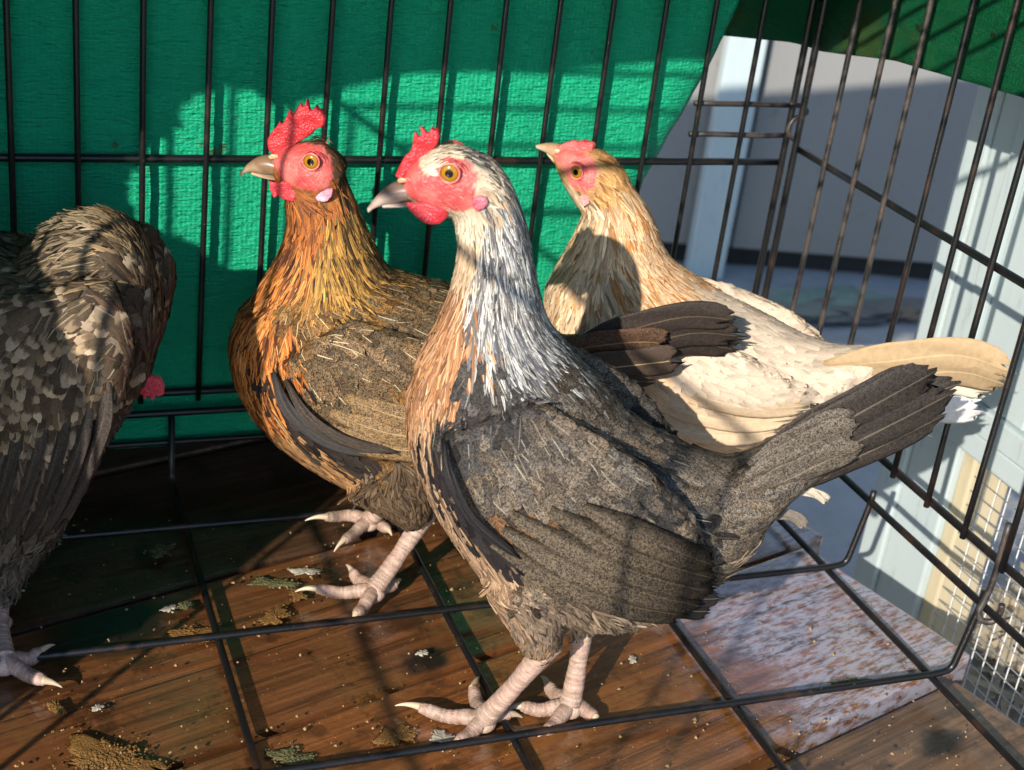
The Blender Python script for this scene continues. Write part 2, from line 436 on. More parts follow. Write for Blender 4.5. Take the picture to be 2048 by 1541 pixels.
# coop to the right of the cage: painted frame with wire mesh (its side lies in the plane x = XC)
XC = .12
coop = empty('chicken_coop', (XC, -.3, GZ), label='pale painted coop frame with wire mesh beside the cage', category='coop')
def cbox(name, y0, y1, z0, z1, x0, x1, mat, b=.002):
    o = link(name, bevel_box(name, x0, x1, y0, y1, z0, z1, b), mat); adopt(o, coop); return o
cbox('corner_board', -.0825, -.055, GZ, 1.0, XC, XC + .03, PAINT)
cbox('corner_board', -.135, -.0835, GZ, .0605, XC + .004, XC + .03, PAINT)
cbox('side_stile', -.150, -.1355, GZ, .060, XC + .010, XC + .05, CREAM)
cbox('side_panel', -.195, -.0835, .104, 1.0, XC + .002, XC + .024, PAINT)
cbox('batten', -.128, -.112, .104, 1.0, XC - .004, XC + .0015, PAINT, .001)
cbox('teal_board', -.45, -.196, .104, 1.0, XC + .014, XC + .034, TEAL)
cbox('rail', -1.2, -.0835, .0815, .1035, XC - .003, XC + .03, PAINT)
cbox('rail', -1.2, -.0835, .061, .0805, XC, XC + .03, PAINT)
cbox('bottom_rail', -1.2, -.151, GZ, GZ + .09, XC, XC + .03, PAINT)
cbox('back_board', -1.2, -.05, GZ + .0, .75, XC + .62, XC + .64, plain('coop_inside', (.22, .19, .15), .4, .8, 9))
cbox('floor_board', -1.2, -.05, -.17, -.15, XC + .035, XC + .61, plain('sandy_litter', (.42, .38, .31), .35, .85, 60, .8, .004))
cbox('end_stile', -1.24, -1.2005, GZ, 1.0, XC, XC + .04, PAINT)
for y in np.arange(-.165, -.78, -.0127):             # hardware cloth, each wire its own piece
    V, F = tube([(XC + .012, y, GZ + .07), (XC + .012 + .0008 * math.sin(y * 900), y, -.2), (XC + .012, y, .062)], .00055, 5)
    adopt(link('mesh_wire', mesh('mesh_wire', V, F), GALV), coop)
for z in np.arange(.055, -.42, -.0127):
    V, F = tube([(XC + .0108, -.152, z), (XC + .0108, -.5, z - .001), (XC + .0108, -.80, z)], .00055, 5)
    adopt(link('mesh_wire', mesh('mesh_wire', V, F), GALV), coop)
# dry litter seen through the mesh
lv = []; lf = []
for i in range(1500):
    x, y = XC + .05 + rng.random() * .5, -1.0 + rng.random() * .95; a = rng.random() * 6.28; l = .01 + .03 * rng.random(); w = .002 + .003 * rng.random(); z = -.148 + .012 * rng.random()
    d = np.array((math.cos(a), math.sin(a), .3 * rng.standard_normal())) * l; e = np.array((-math.sin(a), math.cos(a), .3)) * w
    p = np.array((x, y, z)); b = len(lv); lv += [p - d - e, p + d - e, p + d + e, p - d + e]; lf.append((b, b + 1, b + 2, b + 3))
link('straw_litter', mesh('straw_litter', lv, lf, smooth=False), plain('straw', (.36, .30, .20), .5, .8, 40), kind='stuff', label='dry straw litter on the floor inside the meshed coop', category='litter')

# ------------------------------------------------------------------ wire cage
S = .04; H1 = .2438; H2 = .2596; YS = -.015; RIM = .0592
FX = [-.4584, -.3112, -.1654, -.0201]; FY = [-.0696, -.1984, -.3259]
CX0, CY0, CH = -.76, -.90, .56
cage = empty('wire_cage', (0, 0, 0), label='black wire cage with barred panels standing on the wet deck', category='cage')
WR, RR = .0021, .0028
def wob_line(a, b, n=9, amp=.0006):
    a = np.array(a, float); b = np.array(b, float); t = np.linspace(0, 1, n)[:, None]
    P = a + (b - a) * t
    k = rng.standard_normal(3) * amp; k2 = rng.standard_normal(3) * amp * .5
    return P + np.sin(t * math.pi) * k + np.sin(t * 2 * math.pi) * k2
def wire(name, P, rad, par, mat=None, m=8):
    P = np.asarray(P, float)
    V, F = tube(P, rad, m, .02); o = link(name, mesh(name, V, F), mat or WIRE); o.parent = par; return o
def bent(pts, n=5, r=.006):
    """polyline with rounded corners"""
    pts = [np.array(p, float) for p in pts]; out = [pts[0]]
    for a, b, c in zip(pts, pts[1:], pts[2:]):
        u = (a - b) / np.linalg.norm(a - b); v = (c - b) / np.linalg.norm(c - b); rr = min(r, .45 * np.linalg.norm(a - b), .45 * np.linalg.norm(c - b))
        for t in np.linspace(0, 1, n): out.append((1 - t) ** 2 * (b + u * rr) + 2 * t * (1 - t) * b + t * t * (b + v * rr))
    out.append(pts[-1]); return np.array(out)
def panel(name, rails):
    """a panel is its frame of heavy wires; each bar is a child"""
    B = Build()
    for a, b in rails: B.add(*tube(wob_line(a, b, 13, .0005), RR, 10, .015))
    o = link(name, B.me(name), WIRE); o.parent = cage; return o
zb = .073
back = panel('back_panel', [((CX0, 0.0036, H1), (-.0, .0036, H1)), ((CX0, .0036, zb), (-.002, .0036, zb)), ((CX0, .0036, CH), (0, .0036, CH)), ((0, 0, zb), (0, 0, CH))])
for k in range(1, 19):
    wire('bar', wob_line((-k * S, 0, zb - .006), (-k * S, 0, CH)), WR, back)
for z, x0 in ((.2885, -.082), (.265, -.082)):
    wire('latch_bar', wob_line((x0, .0035, z), (-.001, .0035, z), 5, .0003), WR, back, WORN)
# latch hook at the corner
hk = [on_plane(px, py, (0, -.004, 0), (0, 1, 0)) for px, py in ((1580, 208), (1600, 212), (1614, 222), (1606, 231), (1592, 236), (1582, 246), (1576, 262), (1582, 275), (1598, 284))]
wire('latch_hook', spline(hk, 4), .0019, back, WORN)
right = panel('right_panel', [((.0036, YS, H2), (.0036, CY0, H2)), ((.0036, YS, .0915), (.0036, CY0, .0915)), ((.0036, YS, CH), (.0036, CY0, CH)), ((0, YS, .08), (0, YS, CH))])
for j in range(1, 22):
    y = YS - j * S
    wire('bar', wob_line((0, y, .088), (0, y, CH)), WR, right, WORN if j < 4 else WIRE)
hp = on_plane(1970, 1215, (0, 0, 0), (1, 0, 0)); yh = hp[1]
hook = [(0, yh + .001, .12), (0, yh, .08), (-.002, yh, RIM + .006), (-.0045, yh - .0005, RIM - .002), (-.003, yh - .003, RIM - .0075), (.003, yh - .0065, RIM - .007), (.006, yh - .0075, RIM), (.0055, yh - .0075, RIM + .006)]
wire('hook', spline(hook, 5), .0022, right, WORN)
left = panel('left_panel', [((CX0, 0, H2), (CX0, CY0, H2)), ((CX0, 0, .0915), (CX0, CY0, .0915)), ((CX0, 0, CH), (CX0, CY0, CH))])
for j in [*range(0, 12), 21, 22]:                # bars omitted as an invented side door, so fewer bar shadows reach the hens
    wire('bar', wob_line((CX0 + .004, -.006 - j * S, .088), (CX0 + .004, -.006 - j * S, CH)), WR, left)
roof = panel('roof_panel', [((CX0, -.52, CH), (0, -.52, CH))])    # the front half of the roof is an open hatch
for k in (0, 1, 2):
    wire('bar', wob_line((CX0, -.37 - k * S, CH + .003), (0, -.37 - k * S, CH + .003), 7), WR, roof)
# floor tray of welded wires with turned-up ends and rim
B = Build()
for a, b in [((-.0, .0, RIM), (0, CY0, RIM)), ((0, -.003, RIM), (CX0, -.003, RIM)), ((CX0, 0, RIM), (CX0, CY0, RIM))]:
    B.add(*tube(wob_line(a, b, 25, .0005), .0026, 10, .02))
tray = link('floor_tray', B.me('floor_tray'), WIRE); tray.parent = cage
xs = FX + [FX[0] - .1466]
for x in xs:
    wire('floor_wire', bent([(x, 0, RIM), (x, -.006, .006), (x + .001, -.02, .0026), (x, -.2, .0022), (x, -.36, .0024), (x, -.5, .0022), (x, CY0, .0022)], 5, .008), .0024, tray)
for y in FY + [FY[-1] - .1277, FY[-1] - .2554, FY[-1] - .383, FY[-1] - .51]:
    wire('floor_wire', bent([(CX0, y, RIM), (CX0 + .006, y, .009), (CX0 + .02, y, .0062), (-.5, y, .0058), (-.25, y + .001, .0062), (-.021, y, .006), (-.007, y, .0075), (0.001, y, RIM - .001), (.0012, y, RIM + .008)], 5, .006), .0024, tray)
wire('side_wire', wob_line((CX0, .0015, .034), (-.002, .0015, .034)), .0022, tray)

# ------------------------------------------------------------------ tarps
def sheet(name, fn, us, vs, mat, keep=None, parent=None, thick=None, **props):
    U, Vv = np.meshgrid(us, vs); pts = fn(U.ravel(), Vv.ravel()); n, m = len(us), len(vs)
    F = []
    for j in range(m - 1):
        for i in range(n - 1):
            q = (j * n + i, j * n + i + 1, (j + 1) * n + i + 1, (j + 1) * n + i); F.append(q)
    me = mesh(name, pts, F, uv=np.stack([U.ravel(), Vv.ravel()], 1))
    o = link(name, me, mat, parent, **props)
    s = o.modifiers.new('thickness', 'SOLIDIFY'); s.thickness = .0006; s.offset = 1
    return o
def crease(u, v, seed):
    p = np.stack([u, v, np.zeros_like(u)], 1)
    return .0016 * noise3(p * (9, 4, 1), 2.2, seed) + .0008 * noise3(p * (7, 22, 1), 3.2, seed + 3) + .0005 * noise3(p * (30, 70, 1), 3, seed + 7)
# back sheet: v=0 at its lower edge, right edge slants (narrower low down)
def back_fn(u, v):
    z = .0285 + v * (.93 - .0285)  # unseen upper part added tall to shade the far wall
    redge = np.interp(z, [0, .10, .224, .271, .30, .328, .36, .93], [-.135, -.128, -.104, -.084, -.0745, -.066, -.058, -.02])
    x = -1.0 + u * (redge + 1.0)
    y = .0095 + crease(x, z, 1.0) + .012 * np.clip((x - redge + .03) / .03, 0, 1) ** 2 * np.clip((.36 - z) / .1, 0, 1) + np.where(z > CH, (z - CH) * .03, 0)
    z = z + .002 * np.sin(x * 30) * (v < .02)
    return np.stack([x, y, z], 1)
us = np.linspace(0, 1, 230); vs = np.concatenate([np.linspace(0, .5, 170), np.linspace(.5, 1, 40)[1:]])
sheet('hanging_tarp', back_fn, us, vs, TARP, label='bright green woven tarp hanging close behind the back bars', category='tarp')
bme = bpy.data.objects['hanging_tarp'].data                      # uv in metres so that the weave keeps its size
co = np.empty(len(bme.vertices) * 3); bme.vertices.foreach_get('co', co); co = co.reshape(-1, 3)
idx = np.empty(len(bme.loops), np.int32); bme.loops.foreach_get('vertex_index', idx)
bme.uv_layers[0].data.foreach_set('uv', co[idx][:, [0, 2]].astype(np.float32).ravel())
# dark dirty tarp folded over the top right corner: back bit, then along the right side
def flap_fn(s, v):
    x = np.where(s < .09, -.078 + s, .012); y = np.where(s < .09, .021, .021 - (s - .09))
    c = np.clip((s - .07) / .04, 0, 1)
    x = np.where(s < .07, -.078 + s, np.where(s < .11, -.008 + .022 * np.sin(c * math.pi / 2), .014)); y = np.where(s < .07, .021, np.where(s < .11, .021 - .022 * (1 - np.cos(c * math.pi / 2)), -.001 - (s - .11)))
    zb_ = np.interp(s, [0, .075, .11, .2, .33, .5, .95], [.336, .3325, .331, .347, .358, .362, .40])
    z = zb_ + v * (CH + .012 - zb_)
    w = crease(s, z, 5.0) * 1.6
    return np.stack([x + w * (s > .09), y + w * (s <= .09), z], 1)
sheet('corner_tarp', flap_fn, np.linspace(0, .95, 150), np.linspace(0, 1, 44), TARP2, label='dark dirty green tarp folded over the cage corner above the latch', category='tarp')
o = bpy.data.objects['corner_tarp']
# roof sheet, its front edge stops short
def roof_fn(u, v):
    x = -.82 + u * .835; fe = np.interp(x, [-.82, -.7, -.44, 0, .02], [-.42, -.385, -.362, -.352, -.35])
    y = .008 + v * (fe - .008); z = CH + .009 + .003 * noise3(np.stack([x, y, y * 0], 1), 14)
    return np.stack([x, y, z], 1)
sheet('roof_tarp', roof_fn, np.linspace(0, 1, 60), np.linspace(0, 1, 36), TARP, label='green tarp laid over the back half of the cage roof', category='tarp')
# unseen left sheet with ragged fold, outline shaped to shade the dark hen
yz = [(.004, .02), (-.40, .02), (-.415, .15), (-.449, .21), (-.449, .352), (-.42, .378), (-.37, .385), (-.345, .392), (-.315, .400), (-.295, .395), (-.275, .392), (-.266, .412), (-.29, .46), (-.32, .51), (-.385, .565), (.004, .565)]
pts2 = []
for (a, b) in zip(yz, yz[1:] + yz[:1]):
    for t in np.linspace(0, 1, 10, endpoint=False): pts2.append((a[0] + (b[0] - a[0]) * t + .002 * rng.standard_normal() * (a[0] < -.2), a[1] + (b[1] - a[1]) * t + .0015 * rng.standard_normal() * (a[0] < -.2)))
from mathutils.geometry import tessellate_polygon
me = mesh('shade_tarp', [(CX0 - .006, y, z) for y, z in pts2], tessellate_polygon([[Vector((y, z, 0)) for y, z in pts2]]), smooth=False, uv=pts2)
o = link('shade_tarp', me, TARP, label='green tarp with ragged edge over the panel beside the dark hen', category='tarp')  # unseen tarp added to shade the dark hen
s = o.modifiers.new('thickness', 'SOLIDIFY'); s.thickness = .0006

# ------------------------------------------------------------------ hens
from mathutils.kdtree import KDTree
def fast_mesh(name, V, Q, attrs, uv, normals):
    me = bpy.data.meshes.new(name); nv, nf = len(V), len(Q)
    me.vertices.add(nv); me.vertices.foreach_set('co', V.astype(np.float32).ravel())
    me.loops.add(nf * 4); me.loops.foreach_set('vertex_index', Q.astype(np.int32).ravel())
    me.polygons.add(nf); me.polygons.foreach_set('loop_start', np.arange(0, nf * 4, 4, dtype=np.int32)); me.polygons.foreach_set('loop_total', np.full(nf, 4, np.int32))
    me.polygons.foreach_set('use_smooth', np.ones(nf, bool))
    l = me.uv_layers.new(name='UVMap'); l.data.foreach_set('uv', uv[Q.ravel()].astype(np.float32).ravel())
    for k, a in attrs.items():
        at = me.attributes.new(k, 'FLOAT_COLOR', 'POINT'); at.data.foreach_set('color', a.astype(np.float32).ravel())
    me.update(calc_edges=True); me.validate()
    me.normals_split_custom_set_from_vertices((normals / (np.linalg.norm(normals, axis=1)[:, None] + 1e-9)).astype(np.float32))
    return me
FR = {  # feather outline: half width along the length (share of full), t rows
    'hackle': ([0, .2, .45, .7, .88, 1], [.3, .8, 1, .8, .45, .06], 3),
    'contour': ([0, .2, .45, .7, .88, 1], [.35, .85, 1, .97, .78, .34], 5),
    'fluff': ([0, .2, .45, .7, .88, 1], [.5, .9, 1, .8, .5, .1], 3),
    'short': ([0, .35, .7, 1], [.5, 1, .8, .15], 3),
}
# kind: outline, length, width, spacing, lift, c1, c2, c3(shaft), shaft, vermicelli, centre stripe, tip, spread(brightness)
KINDS = {}
def kind(name, shape, L, W, r, lift, c1, c2, c3, shaft=0., verm=0., stripe=0., tip=0., spread=.18, yaw=.16):
    KINDS[name] = dict(shape=shape, L=L, W=W, r=r, lift=lift, c1=c1, c2=c2, c3=c3, shaft=shaft, verm=verm, stripe=stripe, tip=tip, spread=spread, yaw=yaw)
# silver hen
kind('a_bristle', 'short', .0042, .00035, .0040, .0005, (.62, .34, .27), (.6, .4, .3), (.7, .6, .5))
kind('b_bristle', 'short', .0042, .00035, .0048, .0006, (.45, .28, .20), (.4, .2, .12), (.6, .4, .3))
kind('a_crown', 'short', .0085, .0017, .0013, .0005, (.50, .44, .35), (.05, .045, .045), (.6, .5, .4), 0, 0, .85, 0, .45)
kind('a_cream', 'short', .009, .0016, .0013, .0006, (.66, .53, .38), (.5, .4, .28), (.7, .6, .5), 0, 0, .2, 0, .15)
kind('a_hackle', 'hackle', .026, .0019, .00145, .0006, (.60, .575, .52), (.075, .073, .078), (.7, .68, .6), .1, 0, 1.0, 0, .3, .12)
kind('a_hackle_dark', 'hackle', .026, .0019, .00145, .0006, (.40, .385, .35), (.022, .022, .024), (.5, .48, .42), .1, .1, 1.0, 0, .4, .14)
kind('a_throat', 'hackle', .014, .0016, .0014, .0005, (.56, .42, .28), (.40, .26, .15), (.75, .6, .45), .2, 0, .6, 0, .2)
kind('a_breast', 'hackle', .022, .0028, .0020, .0006, (.40, .19, .085), (.17, .08, .045), (.72, .50, .30), .95, .15, .6, 0, .25)
kind('a_breast_low', 'hackle', .022, .0030, .0022, .0006, (.31, .195, .115), (.17, .105, .068), (.64, .46, .30), .85, .4, .4, 0, .22)
kind('a_back', 'contour', .018, .0080, .0034, .0011, (.022, .018, .016), (.185, .148, .110), (.55, .48, .36), .5, .85, 0, 0, .30)
kind('a_shoulder', 'contour', .016, .0070, .0034, .0011, (.016, .015, .016), (.115, .10, .085), (.5, .45, .36), .5, .6, 0, 0, .35)
kind('a_rufous', 'contour', .020, .0095, .0042, .0011, (.070, .040, .025), (.34, .165, .07), (.6, .45, .28), .5, .8, 0, 0, .25)
kind('a_black', 'contour', .020, .0075, .0042, .0007, (.016, .014, .015), (.05, .043, .043), (.16, .13, .11), .3, .3, 0, 0, .3)
kind('a_second', 'contour', .024, .0085, .0044, .0008, (.024, .020, .017), (.20, .155, .105), (.42, .34, .22), .3, .7, 0, 0, .3)
kind('a_rump', 'contour', .021, .0105, .0040, .0005, (.024, .020, .017), (.20, .162, .122), (.5, .42, .3), .12, 1.0, 0, 0, .2)
kind('a_thigh', 'hackle', .017, .0026, .0020, .0009, (.20, .145, .10), (.08, .06, .05), (.55, .42, .28), .35, .35, .4, 0, .3, .3)
kind('a_hock', 'short', .009, .0024, .0017, .0007, (.30, .175, .09), (.18, .11, .065), (.5, .4, .3), .2, .2, 0, 0, .25)
kind('a_fluff', 'fluff', .019, .0018, .0018, .0034, (.40, .30, .205), (.22, .17, .12), (.5, .4, .3), .1, 0, .3, 0, .3, .45)
# brown hen
kind('b_crown', 'short', .0085, .0018, .0014, .0005, (.12, .062, .028), (.02, .015, .012), (.25, .16, .08), 0, 0, .8)
kind('b_neck_red', 'hackle', .017, .0018, .0015, .0005, (.36, .115, .028), (.09, .032, .015), (.6, .32, .12), .3, 0, .5, 0, .35)
kind('b_hackle', 'hackle', .026, .0020, .0015, .0006, (.50, .26, .055), (.022, .014, .010), (.7, .48, .2), .3, 0, .8, 0, .35, .12)
kind('b_hackle_dark', 'hackle', .026, .0020, .0015, .0006, (.25, .15, .05), (.016, .012, .010), (.5, .35, .15), .2, 0, 1.0, 0, .35, .12)
kind('b_breast', 'hackle', .022, .0028, .0020, .0006, (.43, .135, .026), (.055, .022, .013), (.74, .42, .15), .9, 0, .7, 0, .45)
kind('b_breast_low', 'hackle', .022, .0030, .0022, .0006, (.31, .16, .065), (.06, .035, .022), (.64, .41, .2), .75, .3, .45, 0, .35)
kind('b_back', 'contour', .017, .0076, .0034, .0011, (.020, .015, .011), (.235, .155, .08), (.70, .56, .33), .9, .85, 0, 0, .25)
kind('b_gold', 'contour', .017, .0074, .0034, .0011, (.05, .028, .015), (.34, .175, .05), (.72, .55, .28), .85, .7, 0, 0, .25)
kind('b_black', 'contour', .020, .0080, .0042, .0007, (.020, .017, .016), (.07, .052, .04), (.18, .14, .1), .3, .3, 0, 0, .3)
kind('b_thigh', 'hackle', .018, .0027, .0021, .0010, (.115, .075, .045), (.045, .032, .024), (.42, .3, .17), .35, .3, .4, 0, .35, .35)
kind('b_rump', 'contour', .020, .0100, .0044, .0007, (.028, .023, .020), (.12, .088, .056), (.3, .22, .13), .2, .6, 0, 0, .2)
# cream hen
kind('c_hackle', 'hackle', .025, .0022, .0017, .0008, (.66, .49, .30), (.34, .14, .04), (.8, .68, .5), .4, 0, .85, 0, .25)
kind('c_crown', 'short', .009, .0019, .0015, .0006, (.52, .30, .12), (.28, .12, .035), (.7, .5, .3), 0, 0, .6, 0, .25)
kind('c_front', 'hackle', .022, .0030, .0022, .0011, (.60, .45, .29), (.34, .17, .065), (.7, .6, .46), .3, 0, .45, 0, .3, .25)
kind('c_body', 'contour', .022, .0085, .0036, .0005, (.54, .445, .345), (.48, .345, .22), (.66, .57, .46), .15, .3, 0, .1, .06)
kind('c_peach', 'contour', .020, .0070, .0034, .0008, (.52, .37, .23), (.56, .47, .375), (.72, .58, .45), .2, .2, 0, .2, .08, .25)
# dark hen bending its neck
kind('d_neck', 'hackle', .018, .0019, .0016, .0022, (.29, .195, .10), (.028, .020, .014), (.52, .40, .22), .3, 0, .8, 0, .4, .3)
kind('d_tuft', 'hackle', .018, .0018, .0016, .0034, (.29, .225, .14), (.05, .038, .027), (.6, .5, .34), .3, 0, .55, 0, .35, .4)
kind('d_back', 'hackle', .024, .0030, .0022, .0012, (.10, .072, .044), (.018, .014, .011), (.55, .42, .24), .6, 0, .65, 0, .4, .22)
kind('d_spangle', 'contour', .018, .0080, .0044, .0013, (.062, .041, .025), (.34, .255, .165), (.6, .5, .32), .5, .12, 0, .85, .35, .2)
kind('d_low', 'contour', .026, .0046, .0030, .0009, (.058, .044, .034), (.14, .108, .078), (.3, .25, .19), .35, .35, 0, 0, .4, .18)
kind('d_breast', 'hackle', .018, .0028, .0020, .0011, (.10, .055, .033), (.03, .02, .016), (.26, .17, .1), .3, .2, .5, 0, .4, .25)
kind('d_fluff', 'fluff', .021, .0020, .0019, .0030, (.12, .10, .08), (.05, .04, .035), (.3, .25, .2), .1, 0, .3, 0, .3, .4)

def smooth_in_poly(p, poly):
    x, y = p[:, 0], p[:, 1]; ins = np.zeros(len(p), bool); q = np.asarray(poly)
    for (x0, y0), (x1, y1) in zip(q, np.roll(q, -1, 0)):
        c = ((y0 > y) != (y1 > y)) & (x < (x1 - x0) * (y - y0) / (y1 - y0 + 1e-12) + x0); ins ^= c
    return ins
def ellipsoid_rows(n): return np.linspace(0, 2 * math.pi, n, endpoint=False)

class Hen:
    def __init__(s, foot, hdir, label, facing=-1):
        s.F = np.array((foot[0], foot[1], 0.0)); h = np.array((*hdir, 0.0)); s.h = h / np.linalg.norm(h)
        n = np.cross(s.h, (0, 0, 1)); s.n = n if n @ (CAM - s.F) > 0 else -n
        s.facing = facing
        s.root = empty('hen', (s.F[0], s.F[1], 0.0), label=label, category='hen', group='hens in the wire cage')
        s.shellV = []; s.shellF = []; s.nv = 0; s.bare = None
    def P(s, px, py, off=0.0): return on_plane(px, py, s.F + s.n * off, s.n)
    def uz(s, p): p = np.asarray(p, float); return np.stack([(p - s.F) @ s.h, p[..., 2]], -1)
    def put(s, name, me, mat, parent=None, **props):
        o = link(name, me, mat, **props)
        if parent is None: adopt(o, s.root)
        else: o.parent = parent
        return o
    def mirror(s, V): V = np.asarray(V); return V - 2 * np.outer((V - s.F) @ s.n, s.n)
    # closed loft through sections (ax, ay, bx, by, half width[, lateral offset])
    def rings(s, secs, pad=.0025, sub=4, m=22):
        rows = []
        for q in secs:
            off = q[5] if len(q) > 5 else 0.0
            A, Bp = s.P(q[0], q[1], off), s.P(q[2], q[3], off); c = (A + Bp) / 2; a = np.linalg.norm(Bp - A) / 2; u = (Bp - A) / (2 * a)
            v = c - CAM; sh = q[4] * (v @ u) / (v @ s.n)
            a = math.sqrt(max(a * a - sh * sh, (.55 * a) ** 2)); a = max(a - pad, .0012); b = max(q[4] - pad * .7, .001)
            rows.append(np.concatenate([c, u, [a, b]]))
        rows = spline(rows, sub); out = []
        th = ellipsoid_rows(m)
        for r in rows:
            u = r[3:6] / np.linalg.norm(r[3:6])
            ca, sa = np.cos(th), np.sin(th)
            out.append(r[:3] + np.outer(ca * r[6], u) + np.outer(sa * r[7], s.n))
        return out
    def shell(s, V, F): s.shellV.append(V); s.shellF += [tuple(i + s.nv for i in f) for f in F]; s.nv += len(V)
    def loft(s, secs, pad=.0025, both=False):
        V, F = rings_to_mesh(s.rings(secs, pad)); s.shell(V, F)
        if both: s.shell(s.mirror(V), F)
    def limb(s, pts):     # (px,py,radius,off)
        P = [np.append(s.P(x, y, o), r) for x, y, r, o in pts]; P = spline(P, 4)
        s.shell(*tube(P[:, :3], P[:, 3], 14))
    def make_body(s, voxel=.0024, base=(.1, .08, .06), face=None, face_off=.012, skin=(.56, .062, .062), pale=(.60, .27, .22)):
        me = fused(np.vstack(s.shellV), s.shellF, voxel, 3)
        n = len(me.vertices); co = np.empty(n * 3); me.vertices.foreach_get('co', co); co = co.reshape(-1, 3)
        no = np.empty(n * 3); me.vertices.foreach_get('normal', no); no = no.reshape(-1, 3)
        c = np.tile(np.array(base), (n, 1)); s.bare_poly = None
        if face is not None:
            s.bare_poly = s.uz([s.P(x, y, face_off) for x, y in face]); ins = smooth_in_poly(s.uz(co), s.bare_poly)
            k = np.clip(.4 + .6 * noise3(co, 150) + .5 * noise3(co, 420, 2.0), 0, 1)[:, None]
            c[ins] = (np.array(skin) * (1 - .45 * k) + np.array(pale) * .45 * k)[ins]
            co = co + no * (.00035 * noise3(co, 700) * ins)[:, None]
        me.vertices.foreach_set('co', co.ravel())
        at = me.attributes.new('col', 'FLOAT_COLOR', 'POINT'); at.data.foreach_set('color', np.concatenate([c, np.ones((n, 1))], 1).astype(np.float32).ravel())
        me.update(); s.body = s.put('body', me, SKIN)
        me.calc_loop_triangles(); tri = np.empty(len(me.loop_triangles) * 3, np.int32); me.loop_triangles.foreach_get('vertices', tri); s.tri = tri.reshape(-1, 3); s.co = co
        s.bvh = BVHTree.FromPolygons([Vector(v) for v in co], [tuple(t) for t in s.tri.tolist()])
    # ---------------- plumage
    def region_of(s, regions, off):
        return s.uz([s.P(r[0], r[1], r[3] if len(r) > 3 else off) for r in regions]), [r[2] for r in regions]
    def plumage(s, regions, flows, n_try=110000, off=.02, bristle='a_bristle'):
        reg, names = s.region_of(regions, off)
        # skin under the feathers takes the feathers' own colour
        me = s.body.data; n = len(s.co); uzb = s.uz(s.co); nb = np.argmin(((uzb[:, None] - reg[None]) ** 2).sum(2), 1)
        cb = np.array([.6 * np.array(KINDS[k]['c1']) + .3 * np.array(KINDS[k]['c2']) for k in names])[nb]
        ins = smooth_in_poly(uzb, s.bare_poly) if s.bare_poly is not None else np.zeros(n, bool)
        cur = np.empty(n * 4, np.float32); me.attributes['col'].data.foreach_get('color', cur); cur = cur.reshape(-1, 4); cur[~ins, :3] = cb[~ins]
        me.attributes['col'].data.foreach_set('color', cur.ravel())
        fp, fd = [], []
        for x0, y0, x1, y1 in flows:
            a, b = s.P(x0, y0, off), s.P(x1, y1, off); d = b - a; fp.append(s.uz(a)); fd.append(d / np.linalg.norm(d))
        fp, fd = np.array(fp), np.array(fd)
        t = s.co[s.tri]; ar = np.linalg.norm(np.cross(t[:, 1] - t[:, 0], t[:, 2] - t[:, 0]), axis=1)
        pick = rng.choice(len(t), n_try, p=ar / ar.sum()); w = rng.dirichlet((1, 1, 1), n_try); pos = (t[pick] * w[:, :, None]).sum(1)
        uz = s.uz(pos); jit = uz + rng.standard_normal(uz.shape) * .0032
        near = np.argmin(((jit[:, None] - reg[None]) ** 2).sum(2), 1)
        kn = np.array(names, dtype=object)[near]
        bare = smooth_in_poly(uz, s.bare_poly) if s.bare_poly is not None else np.zeros(n_try, bool)
        kn[bare] = bristle
        W = 1 / (((uz[:, None] - fp[None]) ** 2).sum(2) + 1e-6) ** 2; flow = (W[:, :, None] * fd[None]).sum(1); flow /= np.linalg.norm(flow, axis=1)[:, None] + 1e-12
        rr = np.array([KINDS[k]['r'] for k in kn])
        kd = KDTree(n_try)
        for i, p in enumerate(pos.tolist()): kd.insert(p, i)
        kd.balance(); alive = np.ones(n_try, bool); keep = []
        pl = pos.tolist(); rl = rr.tolist()
        for i in range(n_try):
            if alive[i]:
                keep.append(i)
                for _, j, _d in kd.find_range(pl[i], rl[i]): alive[j] = False
        keep = np.array(keep); VV, NN, UV, QF, A = [], [], [], [], [[], [], [], []]; nv = 0
        for shape, (T, Wd, nc) in FR.items():
            ids = np.array([i for i in keep if KINDS[kn[i]]['shape'] == shape])
            if not len(ids): continue
            K = [KINDS[k] for k in kn[ids]]; g = lambda f: np.array([k[f] for k in K], float); N = len(ids)
            L = np.maximum(g('L') * (1 + .18 * rng.standard_normal(N)), g('L') * .55); wid = g('W') * .5 * (1 + .12 * rng.standard_normal(N))
            def nearest(q):
                r = [s.bvh.find_nearest(v) for v in q.tolist()]
                return np.array([x[0] for x in r]), np.array([x[1] for x in r]), np.array([x[3] for x in r])
            q, nrm, _ = nearest(pos[ids]); d = flow[ids]; yaw = g('yaw') * rng.standard_normal(N)
            d = d + np.cross(nrm, d) * yaw[:, None]; d = d - nrm * (d * nrm).sum(1)[:, None]; dl = np.linalg.norm(d, axis=1); ok = dl > .12; d /= dl[:, None] + 1e-9
            lift = g('lift') * (.6 + .8 * rng.random(N)); tilt = .25 * rng.standard_normal(N); curl = .12 * rng.standard_normal(N); jag = rng.random((N, nc)) * .10
            V = np.empty((N, len(T), nc, 3)); Nm = np.empty_like(V); uvs = np.empty((len(T), nc, 2)); tp = 0
